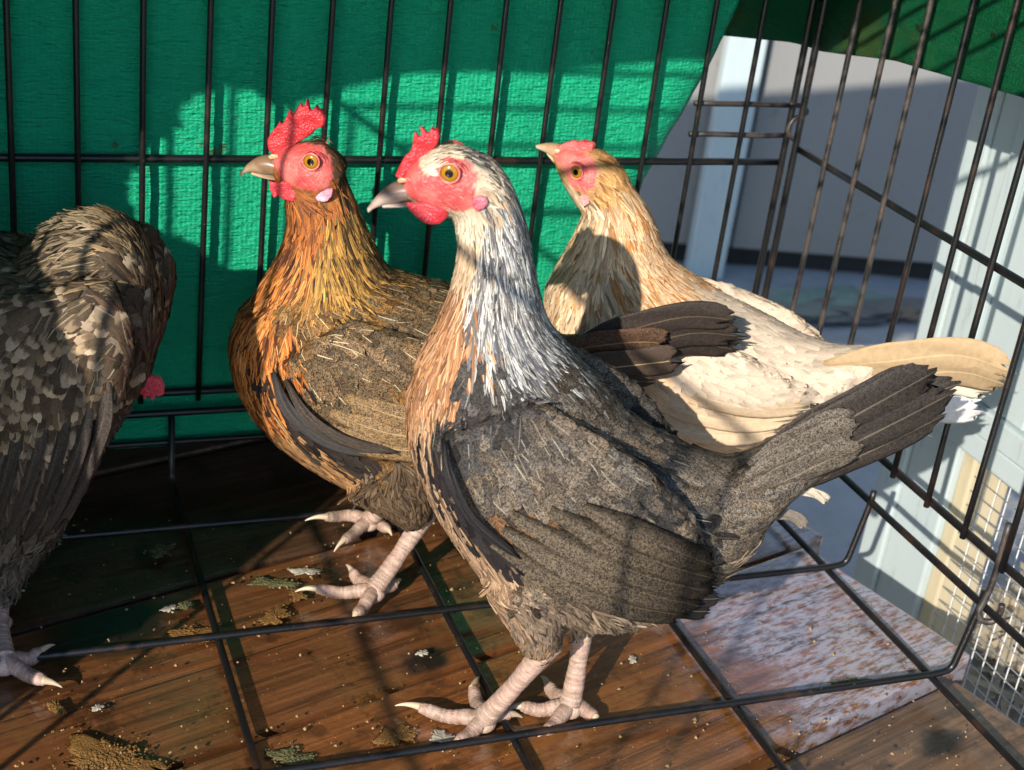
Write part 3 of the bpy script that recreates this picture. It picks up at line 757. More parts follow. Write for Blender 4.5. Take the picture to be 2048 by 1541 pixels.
            for r, (t_, w_) in enumerate(zip(T, Wd)):
                st = (t_ - tp) * L; tp = t_
                if r:
                    q2 = q + d * st[:, None]; l2, n2, ds = nearest(q2); hug = ((ds < .005) & ((n2 * nrm).sum(1) > .2))[:, None]
                    dd = l2 - q; dd /= np.linalg.norm(dd, axis=1)[:, None] + 1e-9; dd = dd - n2 * (dd * n2).sum(1)[:, None]; dd /= np.linalg.norm(dd, axis=1)[:, None] + 1e-9
                    q = np.where(hug, l2, q + (q2 - q) * np.where(ds < .004, 1, .45)[:, None]); d = np.where(hug, dd, d); nrm = np.where(hug, n2, nrm)
                side = np.cross(nrm, d); c0 = q + nrm * (.0004 + lift * t_ ** 1.3)[:, None]
                for j in range(nc):
                    x = (j / (nc - 1)) * 2 - 1; hw = (w_ * wid)[:, None]
                    v = c0 + side * (x * hw) - nrm * (.22 * x * x * hw) + nrm * (x * tilt * wid * .5)[:, None] + side * (curl * L * t_ * t_ * .5)[:, None]
                    if t_ == 1: v = v - d * (L * jag[:, j])[:, None]
                    V[:, r, j] = v; Nm[:, r, j] = nrm + side * (x * .30 - .35 * tilt)[:, None] * 1.0 + d * ((.20 if shape == 'contour' else .12) * (t_ - .45)); uvs[r, j] = ((x + 1) / 2, t_)
            V, Nm, K = V[ok], Nm[ok], [k for k, o in zip(K, ok) if o]; N = len(V); m = len(T); cnt = m * nc
            f = np.array([(r * nc + j, (r + 1) * nc + j, (r + 1) * nc + j + 1, r * nc + j + 1) for r in range(m - 1) for j in range(nc - 1)])
            QF.append((f[None] + (nv + np.arange(N) * cnt)[:, None, None]).reshape(-1, 4)); nv += N * cnt
            VV.append(V.reshape(-1, 3)); NN.append(Nm.reshape(-1, 3)); UV.append(np.tile(uvs.reshape(-1, 2), (N, 1)))
            g = lambda f: np.array([k[f] for k in K], float); pc = V[:, 0, nc // 2]; lf = noise3(pc, 230, 4.0) * .6 + noise3(pc, 520, 9.0) * .5
            b = np.clip(1 + g('spread') * (rng.standard_normal(N) + .8 * lf), .35, 1.9)[:, None]
            c1_, c2_ = g('c1'), g('c2'); wv = noise3(V[:, 0, nc // 2], 170, 6.0)[:, None]; c2_ = c2_ * (1 + wv * np.array((.14, .02, -.13))); dark = (rng.random(N) < g('stripe') * .34) & (g('W') < .0062); c1_[dark] = c2_[dark] * 1.1 + c1_[dark] * .10
            c3 = np.concatenate([g('c3'), np.where(g('W') > .0062, .055, .22)[:, None]], 1)
            prm = np.stack([(~dark) * g('shaft') * (.2 + .9 * rng.random(N)) * (rng.random(N) < np.where(g('W') > .0062, .30, .75)), g('verm') * np.clip(.85 + .25 * rng.random(N) + .35 * lf, .2, 1.15), g('stripe') * (.7 + .4 * rng.random(N)), g('tip') * (.4 + .6 * rng.random(N)) * (rng.random(N) < .62)], 1)
            al = np.ones((N, 1))
            tv = np.tile(uvs[:, :, 1].ravel(), N)[:, None]; ev = np.abs(np.tile(uvs[:, :, 0].ravel(), N)[:, None] * 2 - 1); grade = .72 + .42 * tv - .16 * ev * (1 - tv)  # feather bases darkened, tips lightened, imitating shading between overlapping layers
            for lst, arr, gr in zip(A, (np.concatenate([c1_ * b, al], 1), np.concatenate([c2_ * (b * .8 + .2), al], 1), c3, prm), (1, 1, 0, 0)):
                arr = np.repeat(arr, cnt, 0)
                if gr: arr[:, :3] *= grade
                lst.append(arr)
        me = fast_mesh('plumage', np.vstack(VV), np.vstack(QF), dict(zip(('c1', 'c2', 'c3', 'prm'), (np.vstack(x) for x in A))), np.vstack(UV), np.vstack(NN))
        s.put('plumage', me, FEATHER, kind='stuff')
    # ---------------- one big feather: centre line in pixels, half width in metres, lateral offsets
    def quill(s, name, line, hw, off, c1, c2, c3, shaft=.8, verm=.4, stripe=0., tip=0., tilt=0., tipw=.55, rag=.05, both=False, bend=0.0, dtip=0.0, edge=0):
        offs = off if hasattr(off, '__len__') else [off] * len(line)
        P = spline([s.P(x, y, o) for (x, y), o in zip(line, offs)], 4); n = len(P); nc = 11
        L = np.linalg.norm(np.diff(P, axis=0), axis=1).sum()
        T = np.gradient(P, axis=0); T /= np.linalg.norm(T, axis=1)[:, None]
        jag = rng.random(nc) * rag + rag * .5 * np.sin(np.arange(nc) * 2.1)
        split = rng.integers(2, nc - 2); jag[split] += rag * 1.5
        V, UV = [], []
        for i in range(n):
            t = i / (n - 1); up = np.cross(s.n, T[i]); up /= np.linalg.norm(up)
            sd = up * math.cos(tilt) + s.n * math.sin(tilt); nr = np.cross(T[i], sd); nr = nr if nr @ s.n > 0 else -nr
            w = hw * (min(1, .35 + 2.2 * t) * (1 if t < .75 else 1 - (1 - tipw) * ((t - .75) / .25) ** 2))
            for j in range(nc):
                x = j / (nc - 1) * 2 - 1; fall = (x * x) * .5 * hw if i == n - 1 else 0
                V.append(P[i] + sd * (x * w) - nr * (.16 * x * x * w) + nr * (.0006 * math.sin(9 * t + j)) - T[i] * ((jag[j] * L + fall) if i == n - 1 else (jag[j] * L * .35 + fall * .4 if i == n - 2 else 0)) + nr * bend * t * t); UV.append((j / (nc - 1), t))
        F = [(i * nc + j, i * nc + j + 1, (i + 1) * nc + j + 1, (i + 1) * nc + j) for i in range(n - 1) for j in range(nc - 1)]
        b = 1 + .15 * rng.standard_normal(); N = len(V); uu = np.array(UV); sh_ = (1 - dtip * np.clip((uu[:, 1] - .45) / .45, 0, 1)) * (1 - .7 * np.clip((uu[:, 0] if tilt < 0 else 1 - uu[:, 0]) * 2.2 - 1.0, 0, 1) * (edge > 0))  # edge darkens one vane side, imitating shade in the gaps between feathers
        def make(V):
            me = mesh(name, V, F, uv=UV, attrs={'c1': np.array(c1) * b * sh_[:, None], 'c2': np.array(c2) * (.4 + .6 * b) * sh_[:, None], 'c3': np.tile((*c3, .035), (N, 1)), 'prm': np.tile((shaft, verm, stripe, tip), (N, 1))})
            o = s.put(name, me, FEATHER); q = o.modifiers.new('thickness', 'SOLIDIFY'); q.thickness = .0003; return o
        make(np.array(V))
        if both: make(s.mirror(np.array(V)))
    # ---------------- head furniture
    def blob(s, name, outline, off, thick, color, edge=None, mat=None, voxel=.0008, both=False, taper=0.6, smooth=3):
        """flat fleshy part with rounded edges from an outline"""
        O = np.array([s.P(x, y, off) for x, y in outline]); c = O.mean(0); n = len(O)
        V = np.vstack([O - s.n * thick * taper, c + (O - c) * .93 + s.n * 0 + s.n * thick * taper]); F = []
        from mathutils.geometry import tessellate_polygon
        tri = tessellate_polygon([[Vector(s.uz(p)).to_3d() for p in O]])
        F = [t for t in tri] + [tuple(i + n for i in t[::-1]) for t in tri] + [(i, (i + 1) % n, n + (i + 1) % n, n + i) for i in range(n)]
        bm = bmesh.new(); vs = [bm.verts.new(v) for v in V]
        for f in F:
            try: bm.faces.new([vs[i] for i in f])
            except ValueError: pass
        bmesh.ops.recalc_face_normals(bm, faces=bm.faces); bm.verts.index_update()
        F = [tuple(v.index for v in f.verts) for f in bm.faces]; bm.free()
        me = fused(V, F, voxel, smooth)
        N = len(me.vertices); co = np.empty(N * 3); me.vertices.foreach_get('co', co); co = co.reshape(-1, 3)
        co += s.n * (.0007 * noise3(co, 330))[:, None]; me.vertices.foreach_set('co', co.ravel())
        k = np.clip(.5 + .7 * noise3(co, 180), 0, 1)[:, None]; C = np.array(color) * (1 - k) + np.array(edge or color) * k
        at = me.attributes.new('col', 'FLOAT_COLOR', 'POINT'); at.data.foreach_set('color', np.concatenate([C, np.ones((N, 1))], 1).astype(np.float32).ravel())
        o = s.put(name, me, mat or COMB)
        if both:
            m2 = me.copy(); m2.vertices.foreach_set('co', s.mirror(co).ravel()); m2.flip_normals(); s.put(name, m2, None)
        return o
    def beak(s, upper, lower, dark, pale):
        for nm, secs in (('upper_beak', upper), ('lower_beak', lower)):
            rg = s.rings(secs, 0.0, 5, 18); V, F = rings_to_mesh(rg); t = np.concatenate([np.repeat(np.linspace(0, 1, len(rg)), 18), [0, 1]])
            u = np.concatenate([np.tile(np.cos(ellipsoid_rows(18)), len(rg)), [0, 0]])      # -1 at first outline point (top)
            k = np.clip(t * .92 + (-u if nm == 'lower_beak' else u) * .30 - .22 + .2 * noise3(V, 300), 0, 1)[:, None]
            s.put(nm, mesh(nm, V, F, attrs={'col': np.array(dark) * (1 - k) + np.array(pale) * k}), BEAK)
    def eye(s, px, py, rad, off, fwd=.15, lid=(.60, .12, .10), squash=1.0):
        for sg in (1, -1):
            c = s.P(px, py, off); ax = s.n * 1.0 + s.h * s.facing * fwd + np.array((0, 0, .05)); ax /= np.linalg.norm(ax)
            if sg < 0: c = s.mirror(c[None])[0]; ax = ax - 2 * s.n * (ax @ s.n)
            a = np.cross(ax, (0, 0, 1)); a /= np.linalg.norm(a); b = np.cross(ax, a); V, UV, F = [], [], []; m, nr = 28, 9
            for i in range(nr):
                r = i / (nr - 1); hgt = .40 * math.sqrt(max(0, 1 - r * r * .93)) - .12
                for j in range(m):
                    t = 2 * math.pi * j / m; V.append(c + (a * math.cos(t) + b * math.sin(t) * squash) * r * rad + ax * hgt * rad); UV.append((r, j / m))
            F = [(i * m + j, i * m + (j + 1) % m, (i + 1) * m + (j + 1) % m, (i + 1) * m + j) for i in range(nr - 1) for j in range(m)]
            e = s.put('eye', mesh('eye', V, F, uv=UV), EYE)
            lv = [c + (a * math.cos(t) + b * math.sin(t) * squash * .96) * rad * 1.10 + ax * rad * .02 for t in np.linspace(0, 2 * math.pi, 33)]
            Vt, Ft = tube(lv, rad * .13, 8); k = np.clip(.5 + noise3(Vt, 500), 0, 1)[:, None]
            for rk, (t0, t1) in ((1.42, (.3, 2.9)), (1.75, (3.4, 5.9)), (1.5, (3.3, 5.6))):
                wv = [c + (a * math.cos(t) + b * math.sin(t) * .92) * rad * rk - ax * rad * .10 for t in np.linspace(t0, t1, 20)]; Vw, Fw = tube(wv, rad * .085 * np.sin(np.linspace(.15, 3.0, 20)), 6)
                w_ = link('skin_fold', mesh('skin_fold', Vw, Fw, attrs={'col': np.tile(np.array((.50, .055, .055)), (len(Vw), 1))}), SKIN); w_.parent = e
            l = link('eyelid', mesh('eyelid', Vt, Ft, attrs={'col': np.array(lid) * (1 - .5 * k) + np.array((.66, .36, .30)) * .5 * k}), SKIN); l.parent = e
    # ---------------- legs
    def leg(s, hock, foot, toes, tone=(.50, .365, .285), r=.0052, foot_z=.0075):
        """hock (px,py,off); foot centre px on the floor; toes lists of floor pixels (px,py,z)"""
        B = Build(); H = s.P(*hock); Ft = on_floor(foot[0], foot[1], foot_z)
        def limb(P, rad, band):
            d = np.concatenate([[0], np.cumsum(np.linalg.norm(np.diff(P, axis=0), axis=1))]); ph = d / band + .35 * np.sin(d * 310 + H[0] * 90) + .2 * np.sin(d * 870); rad = rad * (1 + .06 * (np.abs((ph % 1) - .5) * 2) - .02 + .02 * np.sin(d * 190))
            V, F = tube(P, rad, 14); k = np.abs((ph % 1) - .5) * 2; aa = np.arange(14) / 14 * 6.283; k = np.clip(k[:, None] * (.75 + .25 * np.cos(aa * 3)[None]) + .12 * rng.standard_normal((len(d), 14)), 0, 1); k = np.concatenate([k.ravel(), [0, 0]])[:, None]; nz = np.clip(.5 + .6 * noise3(V, 150), 0, 1)[:, None]
            c = np.array(tone) * (.50 + .50 * k); c = c * (1 - .18 * nz) + np.array((.62, .30, .26)) * .18 * nz; dz = np.clip(.5 + 1.1 * noise3(V, 420, 3.0) - V[:, 2] * 22, 0, 1)[:, None] * .45; c = c * (1 - dz) + np.array((.16, .09, .045)) * dz
            B.add(V, F, c)
        t = np.linspace(0, 1, 60)[:, None]; mid = (H + Ft) / 2; bow = s.n * 0 + s.h * s.facing * -.002
        up = (H - Ft) / np.linalg.norm(H - Ft)
        P = (1 - t) ** 2 * (H + up * .012) + 2 * t * (1 - t) * (mid + bow) + t * t * (Ft + up * .001); rr = np.interp(t[:, 0], [0, .12, .5, .85, 1], [1.25, 1.12, .86, 1.0, 1.15]) * r
        limb(P, rr, .0031)
        # ball of the foot
        bm = bmesh.new(); bmesh.ops.create_icosphere(bm, subdivisions=3, radius=1); V = np.array([v.co[:] for v in bm.verts]); F = [tuple(v.index for v in f.verts) for f in bm.faces]; bm.free()
        B.add(Ft + V * (r * 1.25, r * 1.25, r * 1.05) - (0, 0, r * .35), F, tone)
        claws = []
        for toe in toes:
            pts = [Ft - (0, 0, r * .25)] + [on_floor(x, y, z) for x, y, z in toe[:-1]]; P = spline(pts, 14); P[:, 2] += .0010 * np.sin(np.linspace(0, 3.14 * 2.5, len(P)))
            n = len(P); w = np.interp(np.linspace(0, 1, n), [0, .2, .5, .72, .86, 1], [1.0, .92, .80, .78, .74, .52]) * r * .86
            limb(P, w, .0024)
            e = P[-1]; x, y, z = toe[-1]; tip = on_floor(x, y, z); d = tip - e; midc = e + d * .5 + np.array((0, 0, .22 * np.linalg.norm(d)))
            tt = np.linspace(0, 1, 12)[:, None]; Q = (1 - tt) ** 2 * (e - d * .15) + 2 * tt * (1 - tt) * midc + tt * tt * tip
            claws.append(tube(Q, np.linspace(.52, .06, 12) * r * .80, 9))
        o = s.put('leg', B.me('leg'), LEGSKIN)
        for V, F in claws:
            t = np.concatenate([np.repeat(np.linspace(0, 1, 12), 9), [0, 1]])[:, None]
            c = link('claw', mesh('claw', V, F, attrs={'col': np.array((.45, .34, .22)) * (1 - t) + np.array((.62, .52, .38)) * t}), BEAK); c.parent = o
        return o

RED, RED2 = (.46, .016, .026), (.58, .045, .05)

# ---------- hen A: silver-grey, nearest
fa = (on_floor(975, 1450) + on_floor(1140, 1425)) / 2
A = Hen(fa, (.938, -.348), 'silver-necked grey hen with salmon breast standing in front of the cream hen')
A.loft([(806, 347, 811, 396, .0075), (835, 310, 838, 412, .0125), (880, 288, 880, 432, .0165), (930, 290, 925, 440, .0175), (980, 312, 960, 448, .0165), (1012, 350, 985, 440, .012)], .001)
A.loft([(885, 330, 1000, 322, .012), (897, 425, 1035, 372, .017), (907, 490, 1062, 450, .0185), (897, 560, 1078, 540, .022), (868, 640, 1102, 638, .029), (823, 730, 1150, 702, .039), (803, 820, 1232, 790, .046)])
A.loft([(800, 790, 1080, 640, .034), (806, 890, 1190, 745, .047), (850, 1000, 1290, 845, .053), (920, 1110, 1390, 897, .054), (1020, 1210, 1450, 915, .052), (1130, 1245, 1500, 925, .046), (1280, 1225, 1540, 960, .037), (1400, 1140, 1560, 1000, .024)], .003)
A.loft([(1330, 1100, 1350, 885, .034), (1450, 1095, 1440, 900, .034), (1540, 1052, 1505, 888, .029), (1592, 1002, 1562, 857, .021), (1660, 950, 1640, 812, .012)], .003)
A.loft([(880, 870, 1080, 800, .011, .041), (905, 985, 1230, 890, .013, .050), (985, 1085, 1330, 970, .013, .052), (1120, 1165, 1395, 1050, .012, .049), (1290, 1215, 1430, 1115, .009, .043)], .001, both=True)
A.limb([(1055, 1150, .026, .024), (1072, 1230, .018, .024), (1082, 1300, .0095, .022)])
A.limb([(1120, 1170, .026, -.022), (1150, 1225, .016, -.020), (1158, 1262, .008, -.018)])
A.make_body(base=(.10, .085, .07), face=[(796, 356), (812, 325), (834, 322), (842, 346), (858, 350), (874, 334), (892, 321), (915, 317), (948, 333), (956, 360), (946, 388), (948, 414), (915, 422), (880, 418), (850, 416), (828, 410), (805, 390)])
A.plumage([(870, 296, 'a_crown', .012), (925, 292, 'a_crown', .012), (975, 312, 'a_crown', .012), (856, 326, 'a_cream', .013), (870, 314, 'a_cream', .013), (848, 338, 'a_cream', .013), (955, 372, 'a_cream', .015), (965, 388, 'a_throat', .015), (895, 440, 'a_cream', .014), (920, 440, 'a_cream', .014), (905, 480, 'a_cream', .015), (930, 500, 'a_throat', .018),
             (1000, 350, 'a_crown', .012), (1030, 400, 'a_hackle'), (1000, 430, 'a_hackle'), (1055, 480, 'a_hackle'), (990, 500, 'a_hackle'), (1060, 540, 'a_hackle'), (1010, 570, 'a_hackle'), (970, 600, 'a_hackle'), (1070, 610, 'a_hackle'), (1040, 660, 'a_hackle'), (990, 670, 'a_hackle'), (1100, 690, 'a_hackle_dark'), (1050, 730, 'a_hackle_dark'), (1150, 740, 'a_hackle_dark'), (1000, 735, 'a_hackle_dark'),
             (910, 540, 'a_throat'), (890, 590, 'a_breast'), (930, 600, 'a_breast'), (865, 660, 'a_breast'), (920, 680, 'a_breast'), (850, 740, 'a_breast'), (910, 760, 'a_breast'), (815, 800, 'a_breast'), (860, 830, 'a_breast_low'), (825, 900, 'a_breast_low'), (860, 990, 'a_breast_low'), (910, 1070, 'a_breast_low'), (960, 1130, 'a_breast_low'), (1010, 1180, 'a_breast_low'),
             (960, 790, 'a_shoulder', .05), (930, 840, 'a_shoulder', .05), (1010, 800, 'a_shoulder', .05), (900, 900, 'a_shoulder', .055), (1100, 800, 'a_back', .04), (1200, 830, 'a_back', .03), (1290, 880, 'a_back', .03), (980, 920, 'a_back', .06), (1080, 900, 'a_back', .06), (1180, 950, 'a_back', .055), (1050, 980, 'a_back', .06), (1150, 1030, 'a_back', .06), (1280, 980, 'a_shoulder', .05), (1250, 1050, 'a_back', .055),
             (1060, 1050, 'a_rufous', .06), (1000, 1020, 'a_rufous', .06), (1120, 1080, 'a_rufous', .06), (888, 925, 'a_black', .05), (915, 1012, 'a_black', .055), (962, 1082, 'a_black', .055), (932, 935, 'a_back', .058), (958, 1000, 'a_back', .06), (1000, 1062, 'a_rufous', .06), (1200, 1120, 'a_second', .055), (1100, 1130, 'a_second', .055), (1300, 1150, 'a_second', .05), (1360, 1080, 'a_shoulder', .045), (1390, 1170, 'a_second', .045),
             (1400, 930, 'a_rump', .025), (1450, 960, 'a_rump', .03), (1500, 1000, 'a_rump', .03), (1450, 1050, 'a_rump', .035), (1540, 940, 'a_rump', .025), (1600, 900, 'a_rump', .018), (1380, 1000, 'a_rump', .04), (1480, 1090, 'a_rump', .025),
             (1020, 1220, 'a_thigh', .04), (1060, 1260, 'a_thigh', .04), (1085, 1310, 'a_hock', .03), (1070, 1295, 'a_hock', .03), (1120, 1230, 'a_thigh', .03), (1180, 1245, 'a_fluff', .02), (1250, 1240, 'a_fluff', .02), (1340, 1210, 'a_fluff', .02), (1420, 1140, 'a_fluff', .01)],
            [(860, 300, 930, 292), (930, 288, 1000, 325), (870, 410, 930, 435), (945, 380, 995, 410), (1020, 380, 1058, 480), (1060, 500, 1085, 620), (990, 450, 1000, 560), (900, 450, 903, 540), (890, 560, 850, 660), (960, 560, 965, 680), (980, 640, 1010, 740), (1060, 660, 1140, 760), (840, 700, 815, 790), (810, 800, 830, 900), (900, 730, 890, 850), (850, 950, 895, 1045), (920, 1080, 970, 1160), (1000, 1200, 1050, 1275),
             (1150, 720, 1240, 800), (1240, 800, 1330, 875), (1330, 885, 1420, 930), (950, 850, 990, 950), (1050, 880, 1130, 990), (1000, 1000, 1090, 1090), (1200, 950, 1320, 1060), (1180, 1100, 1300, 1170), (1400, 1000, 1500, 1020), (1500, 920, 1600, 870), (1500, 1050, 1560, 1030), (1600, 930, 1700, 870), (1080, 1270, 1078, 1320), (1130, 1220, 1160, 1275), (1230, 1230, 1290, 1280), (1400, 1150, 1470, 1150)])
dk, sp, sh = (.022, .018, .017), (.12, .098, .08), (.44, .37, .27)
for ln, hw, off in [([(1530, 925), (1640, 868), (1760, 805), (1880, 735)], .0135, (.016, .014, .012, .010)), ([(1530, 960), (1650, 912), (1780, 852), (1915, 778)], .0135, (.013, .010, .007, .005)), ([(1530, 985), (1640, 945), (1760, 895), (1895, 825)], .0105, (.009, .006, .003, .001)), ([(1530, 905), (1640, 850), (1750, 795), (1850, 742)], .012, (.004, .003, .002, .001)), ([(1530, 930), (1650, 880), (1770, 822), (1925, 765)], .012, (-.004, -.005, -.005, -.006)), ([(1530, 950), (1650, 900), (1760, 850), (1900, 790)], .012, (-.012, -.012, -.012, -.012)), ([(1530, 925), (1640, 868), (1760, 810), (1870, 745)], .012, (-.018, -.018, -.017, -.016))]:
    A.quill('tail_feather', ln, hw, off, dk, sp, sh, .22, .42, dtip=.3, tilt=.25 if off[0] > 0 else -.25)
A.quill('tail_covert', [(1490, 965), (1565, 922), (1640, 882), (1720, 845)], .010, (.026, .022, .018, .0155), (.035, .03, .026), (.22, .182, .142), sh, .15, .95, tilt=.3, rag=.02)
A.quill('tail_covert', [(1500, 985), (1570, 960), (1650, 925), (1730, 890)], .0105, (.026, .022, .0165, .0135), (.035, .03, .026), (.21, .172, .132), sh, .25, .95, tilt=.3, rag=.02)
A.quill('tail_covert', [(1500, 935), (1570, 895), (1640, 858), (1710, 825)], .008, (.020, .018, .0165, .0145), (.03, .026, .023), (.19, .155, .12), sh, .1, .9, tilt=.1, rag=.02)
A.quill('loose_feather', [(1545, 1035), (1575, 1030), (1600, 1042), (1613, 1058)], .0036, .008, (.2, .17, .14), (.07, .06, .05), (.4, .35, .28), .2, .5, tipw=.2)
A.quill('loose_feather', [(1590, 985), (1620, 985), (1645, 995), (1660, 1008)], .0030, .004, (.4, .36, .28), (.16, .13, .1), (.5, .45, .36), .2, .4, tipw=.3, rag=.2)
A.quill('loose_feather', [(1410, 1100), (1435, 1105), (1455, 1120), (1470, 1135)], .0034, .012, (.3, .25, .18), (.1, .08, .07), (.5, .45, .36), .2, .5, tipw=.3, rag=.2)
wz = (.063, .067, .064, .054)
for i, ln in enumerate([[(985, 1085), (1110, 1155), (1250, 1210), (1375, 1232)], [(1005, 1060), (1140, 1132), (1280, 1185), (1405, 1213)], [(1025, 1030), (1160, 1102), (1300, 1155), (1425, 1185)], [(1100, 1020), (1215, 1082), (1330, 1130), (1432, 1158)], [(1170, 1015), (1260, 1062), (1350, 1102), (1430, 1132)]]):
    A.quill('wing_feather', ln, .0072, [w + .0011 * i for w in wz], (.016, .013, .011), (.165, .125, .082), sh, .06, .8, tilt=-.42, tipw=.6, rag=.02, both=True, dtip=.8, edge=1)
for ln in ([(1240, 1150), (1320, 1180), (1390, 1198), (1446, 1196)], [(1250, 1175), (1320, 1205), (1380, 1222), (1425, 1222)], [(1250, 1125), (1330, 1155), (1395, 1172), (1440, 1172)]):
    A.quill('primary_feather', ln, .0050, (.058, .056, .050, .045), (.010, .009, .009), (.03, .025, .022), (.3, .25, .2), .35, .2, tilt=-.3, tipw=.5, rag=.04, both=True)
A.quill('wing_edge', [(886, 880), (898, 950), (945, 1040), (1045, 1122)], .0026, (.052, .064, .068, .066), (.017, .015, .016), (.05, .045, .045), (.16, .14, .12), .3, .2, tilt=-.3, tipw=.4, both=True)
A.blob('comb', [(788, 355), (798, 333), (810, 311), (821, 303), (825, 290), (826, 273), (830, 260), (837, 272), (846, 279), (843, 266), (839, 250), (848, 256), (856, 267), (861, 264), (864, 252), (870, 260), (878, 256), (882, 270), (877, 290), (864, 302), (850, 312), (841, 334), (828, 352), (800, 362)], 0, .0030, RED, RED2)
A.blob('wattle', [(810, 402), (828, 406), (851, 404), (870, 409), (899, 422), (895, 437), (880, 449), (861, 450), (846, 445), (828, 430), (814, 416)], .0115, .0024, (.52, .022, .036), (.60, .055, .065), both=True)
A.blob('earlobe', [(942, 402), (950, 393), (965, 391), (976, 395), (977, 408), (968, 418), (952, 423), (944, 413)], .0165, .0026, (.60, .22, .28), (.62, .09, .12), both=True)
A.blob('nostril_flap', [(793, 360), (802, 353), (815, 356), (817, 363), (805, 368), (795, 368)], .0062, .0014, (.50, .24, .14), (.60, .34, .2), both=True, mat=BEAK)
A.beak([(828, 352, 852, 398, .0075), (805, 360, 822, 401, .0068), (782, 367, 793, 406, .0055), (760, 384, 768, 411, .0037), (745, 401, 749, 418, .0021), (735, 420, 736, 423, .0005)],
       [(858, 396, 850, 413, .0065), (818, 401, 820, 414, .0052), (787, 406, 789, 414, .0037), (764, 410, 766, 415, .0016)], (.16, .10, .08), (.62, .49, .41))
A.eye(899, 347, .0045, .0160)
A.leg((1078, 1312, .022), (968, 1437), [[(905, 1432, .0046), (838, 1418, .0046), (790, 1412, .002)], [(945, 1462, .0046), (915, 1487, .0044), (892, 1500, .002)], [(955, 1408, .006), (946, 1378, .006), (958, 1354, .005)], [(1000, 1428, .0055), (1022, 1432, .0045), (1045, 1436, .002)]], r=.0062)
A.leg((1162, 1262, -.018), (1140, 1410), [[(1090, 1418, .0046), (1040, 1416, .0046), (1012, 1420, .002)], [(1112, 1444, .0046), (1092, 1466, .0044), (1076, 1474, .002)], [(1172, 1420, .0046), (1190, 1438, .0044), (1188, 1456, .002)], [(1112, 1388, .0058), (1094, 1372, .0052), (1082, 1353, .003)]], r=.0062)

# ---------- hen B: brown and gold, behind to the left
fb = (on_floor(745, 1190) + on_floor(725, 1045)) / 2
Bh = Hen(fb, (.92, -.39), 'golden-brown hen with tall red comb between the dark hen and the silver-necked hen')
Bh.loft([(545, 302, 552, 366, .0078), (575, 288, 577, 388, .0125), (620, 276, 612, 398, .0165), (660, 287, 640, 406, .017), (695, 322, 665, 410, .013)], .001)
Bh.loft([(590, 340, 690, 330, .012), (562, 398, 706, 372, .0165), (566, 450, 727, 420, .0195), (547, 510, 752, 480, .0245), (511, 570, 790, 545, .032), (480, 625, 850, 582, .041), (462, 690, 930, 620, .046)])
Bh.loft([(470, 615, 790, 545, .038), (447, 690, 900, 580, .049), (463, 770, 1010, 620, .053), (520, 860, 1090, 655, .053), (620, 938, 1130, 685, .050), (740, 995, 1160, 715, .045), (850, 1005, 1180, 740, .036), (950, 975, 1190, 765, .025)], .003)
Bh.loft([(1040, 830, 1050, 640, .032), (1160, 785, 1140, 665, .024), (1260, 755, 1235, 645, .014)], .003)
Bh.loft([(545, 735, 700, 640, .011, .043), (590, 835, 850, 680, .013, .050), (690, 905, 980, 740, .013, .052), (820, 920, 1080, 780, .012, .048), (960, 900, 1130, 810, .009, .040)], .001, both=True)
Bh.limb([(760, 935, .030, .024), (810, 990, .021, .024), (832, 1042, .0105, .022)])
Bh.limb([(760, 945, .026, -.026), (775, 985, .016, -.028), (765, 1010, .008, -.030)])
Bh.make_body(base=(.10, .06, .035), face=[(545, 300), (575, 303), (602, 294), (640, 299), (662, 320), (666, 350), (655, 372), (640, 378), (605, 378), (580, 370), (555, 352), (540, 330)])
